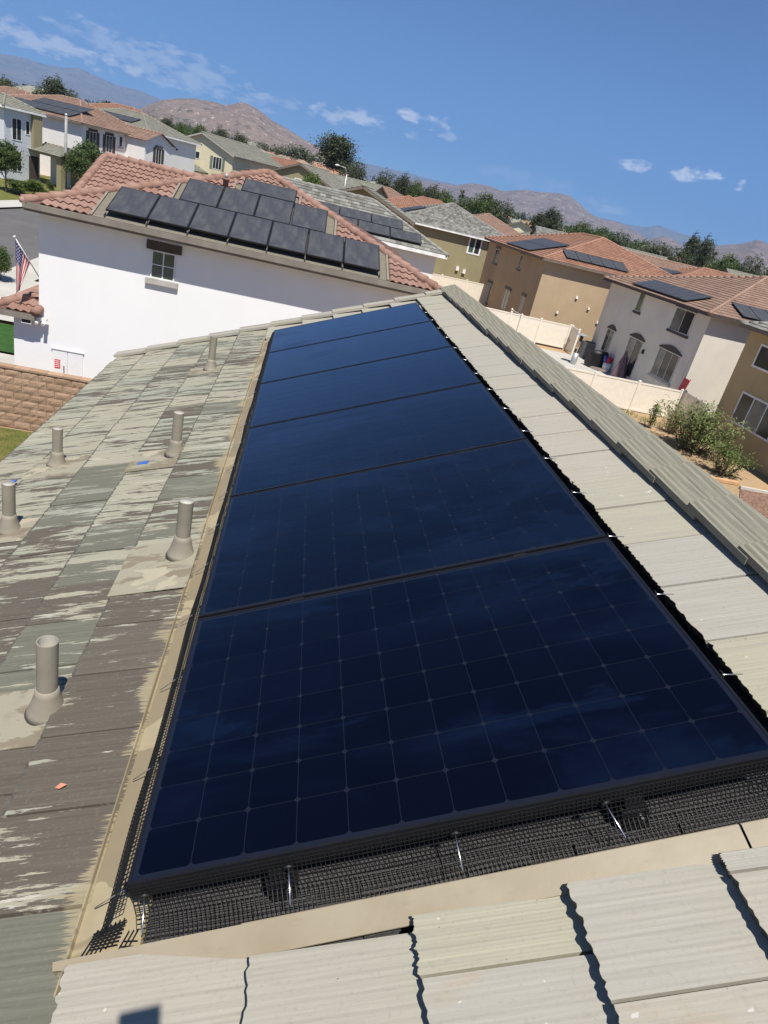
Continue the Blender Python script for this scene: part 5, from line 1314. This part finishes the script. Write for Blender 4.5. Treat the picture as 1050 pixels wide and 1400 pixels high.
def crown_mesh(seed, H, Wd, base, leaf, nclump, per, mat, lobes=7, squash=1.0):
    """crown of leaf faces gathered in clumps round the ends of limbs"""
    rn = random.Random(seed); mb = MB(); lob = []
    for i in range(lobes):
        a = rn.uniform(0, 6.28); f = rn.uniform(.05, 1); z = base + (H - base) * rn.uniform(.22, .86); k = 1 - abs((z - base) / (H - base) - .45) * 1.1
        lob.append((Vector((math.cos(a) * Wd * .30 * f * k, math.sin(a) * Wd * .30 * f * k, z)), Wd * rn.uniform(.17, .30), (H - base) * rn.uniform(.14, .24)))
    lob.append((Vector((0, 0, base + (H - base) * .82)), Wd * .2, (H - base) * .18))
    for i in range(nclump):
        c, r, rz_ = rn.choice(lob); d = Vector((rn.gauss(0, 1), rn.gauss(0, 1), rn.gauss(0, 1))).normalized(); rr = rn.uniform(.45, 1.12)
        p = c + Vector((d.x * r * rr, d.y * r * rr, d.z * rz_ * rr)); cr = leaf * rn.uniform(1.2, 2.8)
        for j in range(per):
            q = p + Vector((rn.gauss(0, .6), rn.gauss(0, .6), rn.gauss(0, .45))) * cr
            n = Vector((rn.gauss(0, 1), rn.gauss(0, 1), rn.gauss(.5, 1))).normalized(); a = n.orthogonal().normalized(); b = n.cross(a); th = rn.uniform(0, 6.28)
            a, b = a * math.cos(th) + b * math.sin(th), b * math.cos(th) - a * math.sin(th); l = leaf * rn.uniform(.6, 1.3)
            mb.poly([q - a * l * .5, q + b * l * .28, q + a * l * .5, q - b * l * .28])
    return mb.mesh('crown', mat), lob
def trunk_mesh(seed, H, lob, r):
    rn = random.Random(seed + 99); mb = MB(); top = Vector((rn.uniform(-.1, .1) * H * .3, rn.uniform(-.1, .1) * H * .3, H * .75))
    mid = Vector((rn.uniform(-.04, .04) * H, rn.uniform(-.04, .04) * H, H * .35)); mb.tube([(0, 0, -.6), (0, 0, 0), mid, top], [r * 1.2, r, r * .7, r * .22], 8)
    for c, a, b in lob[:6]: st = Vector((0, 0, 0)).lerp(mid, .8) if c.z < H * .6 else mid; mb.tube([st, st.lerp(c, .5) + Vector((0, 0, -.03 * H)), c], [r * .5, r * .3, r * .08], 6)
    return mb.mesh('trunk', m_bark, True)
TV = {}
def variant(key, seed, H, Wd, base, leaf, ncl, per, mat, lobes=7, r=.22):
    cme, lob = crown_mesh(seed, H, Wd, base, leaf, ncl, per, mat, lobes); TV[key] = (cme, trunk_mesh(seed, H, lob, r), H, Wd)
variant('euc', 1, 18, 10.5, 1.0, .40, 620, 26, m_leaf_dark, 11, .4)
variant('broad', 2, 10, 9, .3, .30, 460, 24, m_leaf_dark, 9, .25)
variant('grey', 3, 10, 8.5, .3, .30, 460, 24, m_leaf_grey, 9, .25)
variant('mid', 4, 9, 7.5, .2, .28, 440, 24, m_leaf_mid, 8, .2)
variant('tall', 5, 14, 6.0, 1.0, .30, 400, 24, m_leaf_dark, 8, .2)
variant('small', 6, 4.2, 3.2, .2, .15, 330, 24, m_leaf_mid, 7, .07)
variant('lite', 7, 3.6, 3.0, .2, .14, 330, 24, m_leaf_lite, 7, .06)
def tree(name, label, key, loc, s, rz=0, group=None, sx=None):
    cme, tme, H, Wd = TV[key]
    o = thing(name, label, 'tree' if 'tree' in name else 'shrub', loc, rz, group, mat4=T(*loc) @ Matrix.Rotation(rz, 4, 'Z') @ Matrix.Diagonal((sx or s, sx or s, s, 1)))
    inst('trunk', tme, o); inst('crown', cme, o); return o
def tree_px(px, top, wpx, Y, key, label, name='leafy_tree', group='trees beyond the roofs'):
    p = at(px, top, Y=Y); cme, tme, H, Wd = TV[key]
    zgd = zg(p.x, p.y); h = max(3.0, p.z - zgd); sx = wpx / F_PX * Y * 1.35 / Wd
    return tree(name, label, key, (p.x, p.y, p.z - h - .05), h / H, rt.uniform(0, 6.28), group, sx)
for a in ((465, 184, 54, 175, 'euc', 'big dark eucalyptus standing above the tan gabled house'),
          (412, 199, 46, 168, 'grey', 'round grey green tree left of the big eucalyptus by the hill foot'),
          (384, 199, 30, 172, 'broad', 'dark broad tree beyond the orange roofed white house'), (360, 194, 28, 172, 'broad', 'dark tree beyond the ridge of the cream house'),
          (330, 184, 26, 172, 'tall', 'narrow dark tree behind the cream house panels'), (303, 176, 24, 170, 'tall', 'narrow dark tree behind the long grey roof'),
          (275, 172, 26, 175, 'mid', 'green tree peeping over the end of the long grey roof'), (230, 162, 22, 165, 'tall', 'small pointed tree beyond the middle of the long grey roof'), (250, 169, 26, 170, 'mid', 'green tree beyond the long grey roof beside the pointed one'),
          (492, 219, 36, 165, 'broad', 'dark tree sloping down right of the big eucalyptus'),
          (530, 233, 40, 155, 'broad', 'dense dark tree behind the pink roof with panels'), (552, 240, 26, 150, 'tall', 'pointed dark tree beyond the pink roof with panels'),
          (572, 249, 26, 150, 'mid', 'green tree above the small orange roof'), (592, 255, 26, 150, 'tall', 'narrow tree above the terracotta roof'), (610, 262, 34, 160, 'mid', 'low green tree right of the terracotta roof'),
          (640, 270, 36, 170, 'grey', 'grey green tree above the khaki ridge'), (667, 266, 44, 165, 'mid', 'round green tree above the red hip roof'), (693, 274, 44, 162, 'broad', 'round dark tree right of the red hip roof'),
          (738, 292, 26, 175, 'tall', 'narrow dark tree beyond the cream gable'), (756, 286, 34, 178, 'tall', 'tall dark tree beyond the tan hip roof'),
          (800, 305, 40, 190, 'mid', 'low green tree beyond the pale gabled house'), (826, 312, 40, 190, 'mid', 'low green tree left of the panel field roof'), (851, 316, 40, 185, 'broad', 'dark round tree above the panel field roof'),
          (880, 330, 40, 170, 'mid', 'green tree beyond the yellow gable'), (908, 332, 56, 140, 'grey', 'wide grey green tree above the sandy tile roof'), (935, 338, 50, 138, 'broad', 'wide dark tree above the sandy orange roof'),
          (951, 322, 26, 142, 'tall', 'tall ragged tree rising above the wide dark tree'), (969, 326, 28, 142, 'tall', 'second tall ragged tree above the wide dark tree'),
          (1000, 350, 44, 130, 'mid', 'green tree beyond the red edge roofs'), (1037, 350, 44, 128, 'broad', 'dark tree at the far edge of the roofs'), (1075, 356, 44, 128, 'mid', 'green tree past the far edge roofs'),
          (8, 107, 44, 118, 'broad', 'dark tree behind the pink hip roof'), (56, 116, 30, 122, 'broad', 'dark low tree behind the shuttered house panels'), (77, 107, 34, 122, 'tall', 'tall dark tree behind the shuttered house'), (97, 120, 28, 124, 'broad', 'dark tree right of the tall one behind the shuttered house'),
          (140, 140, 26, 140, 'mid', 'green tree beyond the shuttered house hip'), (160, 149, 24, 145, 'mid', 'green tree beyond the orange roof'), (182, 154, 26, 150, 'broad', 'dark tree beyond the gable wing'), (204, 159, 24, 152, 'mid', 'green tree at the foot of the brown hill')):
    tree_px(*a)
def palm(px, top, Y, label):
    p = at(px, top, Y=Y); z = zg(p.x, p.y); H = p.z - z; o = thing('palm_tree', label, 'palm', (p.x, p.y, z), group='fan palms on the skyline'); rn = random.Random(int(px)); Rr = 1.5
    mb = MB(); mb.tube([(0, 0, -.3), (.1, 0, H * .5), (0, 0, H - 1)], [.25, .2, .17], 8); mb.build('trunk', m_bark, o, True)
    mb = MB()
    for i in range(60):
        a = rn.uniform(0, 6.28); el = rn.uniform(-1.1, 1.3); d = Vector((math.cos(a) * math.cos(el), math.sin(a) * math.cos(el), math.sin(el))); s0 = Vector((0, 0, H - 1)); e = s0 + d * Rr + Vector((0, 0, -.35)); w = Vector((-math.sin(a), math.cos(a), 0)) * .22
        mb.poly([s0, s0.lerp(e, .6) + w, e, s0.lerp(e, .6) - w])
    mb.build('crown', m_leaf_dark, o)
palm(633, 259, 190, 'fan palm standing against the hills above the khaki ridge'); palm(978, 343, 150, 'fan palm beyond the sandy orange roof'); palm(148, 138, 150, 'small palm over the orange roof behind the shuttered house')

# wood of far-off trees and roofs that reads as one mass
def far_mass(name, label, mat, n, seed, y0, y1, hmin, hmax, leaf):
    rn = random.Random(seed); mb = MB()
    for i in range(n):
        Y = math.exp(rn.uniform(math.log(y0), math.log(y1))); az = rn.uniform(-.50, .95); X = az * Y
        zb = zg(X, Y); H = rn.uniform(hmin, hmax) + .008 * (Y - y0); w = H * rn.uniform(.45, .9)
        for j in range(55):
            d = Vector((rn.gauss(0, 1), rn.gauss(0, 1), rn.gauss(0, 1))).normalized() * rn.uniform(.5, 1); q = Vector((X + d.x * w * .6, Y + d.y * w * .6, zb + H * .55 + d.z * H * .48))
            nn_ = Vector((rn.gauss(0, 1), rn.gauss(0, 1), rn.gauss(.4, 1))).normalized(); a = nn_.orthogonal().normalized(); b = nn_.cross(a); l = leaf * rn.uniform(.6, 1.5) * (1 + Y / 900)
            mb.poly([q - a * l, q + b * l * .7, q + a * l, q - b * l * .7])
    o = mb.build(name, mat, kind='stuff'); tag(o, label, 'trees')
far_mass('distant_trees', 'dark far-off trees filling the valley below the hills', m_leaf_dark, 400, 5, 190, 1600, 4, 10, .7)
far_mass('distant_trees', 'lighter green far-off trees scattered through the valley', m_leaf_mid, 240, 6, 180, 1400, 3, 8, .7)

rn = random.Random(31); dr = MB()
for i in range(260):
    Y = math.exp(rn.uniform(math.log(150), math.log(1100))); X = rn.uniform(-.45, .95) * Y; z = zg(X, Y); w, d_ = rn.uniform(5, 8), rn.uniform(5, 7); h = rn.uniform(4.2, 6.5); mi = rn.choice((0, 0, 1, 2)); th = rn.uniform(-.5, .5); ct, st_ = math.cos(th), math.sin(th)
    P = lambda a, b, c_: (X + a * ct - b * st_, Y + a * st_ + b * ct, z + c_)
    cs = [(-w, -d_), (w, -d_), (w, d_), (-w, d_)]
    for k in range(4): p, q = cs[k], cs[(k + 1) % 4]; dr.poly([P(*p, -3), P(*q, -3), P(*q, h), P(*p, h)], 3)
    o = 1.08; ra_, rb_ = (-w * .35, 0), (w * .35, 0); e = [(a * o, b * o) for a, b in cs]
    dr.poly([P(*e[0], h), P(*e[1], h), P(*rb_, h + 2.3), P(*ra_, h + 2.3)], mi); dr.poly([P(*e[1], h), P(*e[2], h), P(*rb_, h + 2.3)], mi); dr.poly([P(*e[2], h), P(*e[3], h), P(*ra_, h + 2.3), P(*rb_, h + 2.3)], mi); dr.poly([P(*e[3], h), P(*e[0], h), P(*ra_, h + 2.3)], mi)
tag(dr.build('distant_roofs', [m_roof_greyc, m_roof_pink, m_roof_orange, m_cream], kind='stuff'), 'far-off rooftops scattered among the valley trees', 'roofs')
def gshrub(px, py, Y, h, w, key, label, group='street side shrubs', name='garden_shrub'):
    p = at(px, py, Y=Y); cme, tme, H, Wd = TV[key]; tree(name, label, key, (p.x, p.y, zg(p.x, p.y) - .05 if Y > 30 else 0), h / H, rt.uniform(0, 6), group, w / Wd)
for a in ((104, 246, 68, 3.6, 3.0, 'small', 'dark green leafy tree right of the grey pole'), (122, 240, 72, 4.2, 3.4, 'small', 'dark green tree between grey pole and red roof gable'), (8, 236, 60, 3.6, 3.4, 'small', 'dark shrub before the siding wall'),
          (28, 244, 60, 1.1, 3.0, 'lite', 'low pale shrub under the siding window'), (48, 246, 60, 1.4, 2.4, 'lite', 'pale garden shrub by the porch post'), (68, 243, 64, 1.1, .8, 'small', 'small clipped dark shrub by the porch'), (60, 249, 60, .8, 3.0, 'lite', 'low green hedge by the porch path'),
          (80, 249, 62, .7, 2.5, 'lite', 'low green hedge by the grey pole'), (236, 238, 76, 1.9, 2.2, 'small', 'dark shrub in front of the cream garage'), (228, 232, 78, 2.1, 1.8, 'small', 'dark shrub beside the long white wall'), (243, 240, 74, 1.5, 2.0, 'lite', 'light green shrub in front of the cream garage'), (215, 228, 80, 2.0, 1.6, 'lite', 'pale shrub below the long white wall'),
          (421, 262, 76, 5.9, 3.0, 'lite', 'light green bushy tree before the tan gabled house'), (443, 274, 70, 4.4, 2.4, 'lite', 'second light green bushy tree before the tan gabled house'), (390, 243, 95, 3.0, 3.5, 'lite', 'pale green bush below the white house with orange roof'), (0, 372, 33, 1.6, 1.4, 'small', 'dark shrub at the kerb of the near street')):
    gshrub(*a)

# narrow-leaved bush and weeds in the dry yard
def bush(name, label, p, h, w, nst, nlf, ll, lw, mat, seed, lean=.35, cat='bush'):
    rn = random.Random(seed); o = thing(name, label, cat, p); st = MB(); lv = MB()
    for i in range(nst):
        a = rn.uniform(0, 6.28); k = rn.uniform(.15, 1); H = h * rn.uniform(.6, 1); tip = Vector((math.cos(a) * w * .5 * k, math.sin(a) * w * .5 * k, H * (1 - .25 * k)))
        b0 = Vector((math.cos(a) * .12 * w * k, math.sin(a) * .12 * w * k, -.05)); md = b0.lerp(tip, .55) + Vector((0, 0, h * .12)); st.tube([b0, md, tip], [.014, .009, .004], 5)
        for j in range(nlf):
            f = rn.uniform(.18, 1.0); q = b0.lerp(md, f / .55) if f < .55 else md.lerp(tip, (f - .55) / .45); q = q + Vector((rn.gauss(0, 1), rn.gauss(0, 1), rn.gauss(0, .7))) * .05 * w
            az = rn.uniform(0, 6.28); el = rn.uniform(-.5, 1.0); d = Vector((math.cos(az) * math.cos(el), math.sin(az) * math.cos(el), math.sin(el))); s_ = d.cross(Vector((0, 0, 1))).normalized(); l = ll * rn.uniform(.6, 1.2)
            lv.poly([q, q + d * l * .5 + s_ * lw, q + d * l + Vector((0, 0, -.15 * l)), q + d * l * .5 - s_ * lw])
    st.build('stem', m_bark, o); lv.build('foliage', mat, o); return o
m_leaf_yard = leaf_mat('oleander_leaves', (.10, .145, .04), (.24, .27, .11))
pb1 = at(944, 616, Z=0)
bush('oleander_bush', 'large narrow leaved green bush in the dry yard', pb1, 2.5, 4.4, 60, 46, .26, .040, m_leaf_yard, 1)
pb2 = at(985, 648, Z=0); bush('oleander_bush', 'loose pale leaved bush branch over the bare dirt', pb2, 1.6, 2.3, 24, 42, .20, .03, m_leaf_lite, 2)
pb3 = at(916, 592, Z=0); bush('dry_bush', 'brown dried out bush against the vinyl fence', pb3, 1.3, 1.5, 40, 40, .10, .012, m_leaf_dry, 3)
pb4 = at(888, 585, Z=0); bush('tall_weed', 'tall pale green weed in front of the vinyl fence', pb4, 1.6, .8, 10, 34, .20, .028, m_leaf_lite, 4, cat='plant')
pb5 = at(778, 480, Z=0); bush('dry_bush', 'small orange dry plant by the fence near the heater', pb5, 1.2, 1.6, 26, 24, .14, .015, m_leaf_dry, 5)
gw = MB(); rn = random.Random(8)
for i in range(2600):
    x, y = rn.uniform(12, 20), rn.uniform(28.5, 33.9)
    if noise.noise(Vector((x * .5, y * .5, 3))) < -.05: continue
    a = rn.uniform(0, 6.28); h = rn.uniform(.08, .32); gw.poly([(x - .012, y, 0), (x + .012, y, 0), (x + math.cos(a) * .1, y + math.sin(a) * .1, h)])
tag(gw.build('weed_patch', m_leaf_lite, kind='stuff'), 'patch of green weeds growing along the vinyl fence', 'weeds')
p1, p2 = at(960, 655, Z=0), at(1010, 664, Z=0); bd = MB(); d = (p2 - p1); bd.obox(p1, d, Vector((-d.y, d.x, 0)).normalized() * .25, Vector((0, 0, .12))); tag(bd.build('garden_board', flat('orange_board', (.50, .30, .16), .9)), 'orange wooden board edging the bare dirt', 'board')
p1, p2 = at(1012, 669, Z=0), at(1090, 684, Z=0); bd = MB(); d = (p2 - p1); bd.obox(p1, d, Vector((-d.y, d.x, 0)).normalized() * .14, Vector((0, 0, .12))); tag(bd.build('garden_edging', m_concrete), 'pale concrete edging strip beside the red mulch', 'edging')
sheet('mulch_bed', [(p1.x - 6, p1.y - 9), (p2.x + 3, p2.y - 9), (p2.x, p2.y), (p1.x, p1.y)], flat('red_mulch', (.20, .12, .085), .95, var=.5, scale=9, bump=.8), .02)

# ------------------------------------------------------------------ hills and mountains
def hill_mat(name, c1, c2, rock, town=0.0, sc_=1.0):
    t = NT(name); v = t.coord('World'); n = t.ramp(t.noise(v, .010 * sc_, 7, .62), .35, .68); c = t.mix(n, c1, c2)
    r = t.ramp(t.noise(v, .06 * sc_, 6, .7), .56, .66); c = t.mix(t.math('MULTIPLY', r, .75), c, rock)
    g2_ = t.ramp(t.noise(v, .035 * sc_, 6, .7), .55, .62); c = t.mix(t.math('MULTIPLY', g2_, .75), c, (.07, .065, .045))
    if town:
        sp = t.node('ShaderNodeSeparateXYZ'); t.link(v, sp.inputs[0]); low = t.ramp(sp.outputs[2], 95.0 * town, 10.0)
        h = t.ramp(t.noise(v, .075 * sc_, 2, .5), .62, .66); c = t.mix(t.math('MULTIPLY', h, low), c, (.62, .58, .54))
        gg = t.ramp(t.noise(v, .05 * sc_, 4, .6), .42, .5); c = t.mix(t.math('MULTIPLY', t.math('MULTIPLY', gg, low), .7), c, (.06, .075, .045))
    t.bump(t.noise(v, .03 * sc_, 8, .7), .9, 14.0 / sc_)
    return t.fin(c, .95, 0, .05)
def hill(name, prof, D, depth, mat, amp, seed, ncol=200, nrow=44, back=.25, foot=1.6):
    xs = [p[0] for p in prof]; mb = MB(); cols = []
    for i in range(ncol + 1):
        x = xs[0] + (xs[-1] - xs[0]) * i / ncol; k = 0
        while k < len(prof) - 2 and x > prof[k + 1][0]: k += 1
        f = (x - prof[k][0]) / (prof[k + 1][0] - prof[k][0]); y = prof[k][1] * (1 - f) + prof[k + 1][1] * f
        d = ray(x, y); hl = math.hypot(d.x, d.y); az = (d.x / hl, d.y / hl); ht = CAM.z + D * d.z / hl; cols.append((az, max(ht, 2.0)))
    for (az, ht) in cols:
        for j in range(nrow + 1):
            f = j / nrow
            if f < .82: g_ = f / .82; dist = D - depth * (1 - g_); e = g_ ** foot
            else: g_ = (f - .82) / .18; dist = D + depth * back * g_; e = 1 - g_ ** 1.3
            x, y = az[0] * dist, az[1] * dist
            nz = noise.fractal(Vector((x / amp * .35, y / amp * .35, seed)), 1.0, 2.1, 6)
            rid = (1 - abs(noise.fractal(Vector((x / amp * .22, y / amp * .22, seed + 9)), 1.0, 2.0, 5)) * 1.6)
            m_ = 4 * e * (1 - e)
            z = ht * e + (nz * .16 + (rid - .7) * .26) * ht * m_
            if .70 < f < .9: z = min(z, (dist / D) * ht * 1.0 + 0)
            mb.v.append((x, y, z - 4))
    for i in range(ncol):
        for j in range(nrow):
            a = i * (nrow + 1) + j; mb.f.append((a, a + nrow + 1, a + nrow + 2, a + 1)); mb.m.append(0); mb.uv.append([(0, 0)] * 4)
    o = mb.build(name, mat, smooth=True); o['kind'] = 'structure'; return o
m_hill = hill_mat('dry_rocky_hill', (.23, .175, .145), (.18, .14, .12), (.52, .46, .42), .9)
m_range = hill_mat('dry_mountain', (.22, .165, .14), (.17, .13, .11), (.48, .42, .38), 1.6, .5)
m_far = hill_mat('far_mountain', (.22, .19, .17), (.17, .15, .135), (.30, .27, .26), 0, .25)
hill('hill', [(150, 186), (172, 166), (190, 147), (205, 140), (222, 134), (245, 132), (266, 132), (290, 136), (308, 141), (320, 139), (331, 136), (343, 141), (358, 150), (372, 162), (392, 173), (412, 186), (430, 196), (446, 205), (470, 222), (500, 250)], 2600, 1500, m_hill, 170, 2, 260, 70)
hill('mountain_range', [(520, 262), (548, 247), (571, 245), (602, 250), (622, 252), (644, 249), (667, 252), (678, 256), (689, 260), (705, 259), (720, 258), (735, 261), (750, 262), (765, 263), (781, 267), (795, 279), (808, 291), (824, 299), (844, 302), (862, 311), (883, 323), (905, 336), (925, 352), (950, 372)], 5600, 3300, m_range, 380, 5, 300, 70)
hill('hill', [(868, 340), (890, 325), (900, 323), (909, 321), (918, 325), (927, 331), (945, 342), (962, 360)], 4600, 1500, m_range, 380, 7, 80, 34)
hill('hill', [(930, 372), (955, 350), (980, 335), (998, 333), (1012, 332), (1027, 329), (1037, 326), (1045, 329), (1060, 338), (1090, 352), (1130, 362), (1180, 370), (1250, 400)], 4800, 2900, m_range, 330, 9, 160, 60)
hill('far_mountain_range', [(-260, 60), (-160, 52), (-80, 60), (0, 70), (30, 75), (60, 85), (90, 90), (107, 89), (130, 100), (160, 114), (190, 121), (215, 132), (260, 158), (320, 200)], 13500, 6000, m_far, 2200, 12, 160, 36)
hill('far_mountain_range', [(430, 226), (460, 219), (489, 220), (510, 224), (526, 228), (552, 233), (583, 242), (613, 248), (660, 262), (720, 275), (780, 284), (816, 294), (840, 300), (857, 305), (883, 309), (901, 306), (924, 315), (950, 323), (986, 334), (1020, 345), (1060, 350), (1120, 362), (1200, 385)], 13000, 6000, m_far, 2200, 14, 200, 36)
# radio masts and a white mark on top of the brown hill
for i, dx in enumerate((-90, 0)):
    q = at(331 - (20 if i == 0 else 0), 137 + (2 if i == 0 else 0), Y=2440); mm = MB(); mm.bar((0, 0, -12), (0, 0, 14 - 2 * i), 1.0); mm.bar((0, 0, 4), (3, 0, 4), .6)
    tag(mm.build('radio_mast', m_steel, None, mat4=T(*q)), ('thin radio mast left of the hill top', 'radio mast on the very top of the brown hill')[i], 'mast', 'masts on the brown hill')

# ------------------------------------------------------------------ haze in the valley air
hz_ = MB(); hz_.box(-17400, 17400, -3400, 17400, -6, 1650); t = NT('valley_haze'); t.n.remove(t.b); pv_ = t.node('ShaderNodeVolumePrincipled')
pv_.inputs['Density'].default_value = 8.5e-5; pv_.inputs['Color'].default_value = (.30, .56, 1.0, 1); pv_.inputs['Anisotropy'].default_value = .1
t.link(pv_.outputs[0], t.n['Material Output'].inputs['Volume'])
hz_o = hz_.build('haze', t.mat, kind='stuff'); tag(hz_o, 'thin blue valley haze fading the far mountains', 'haze')
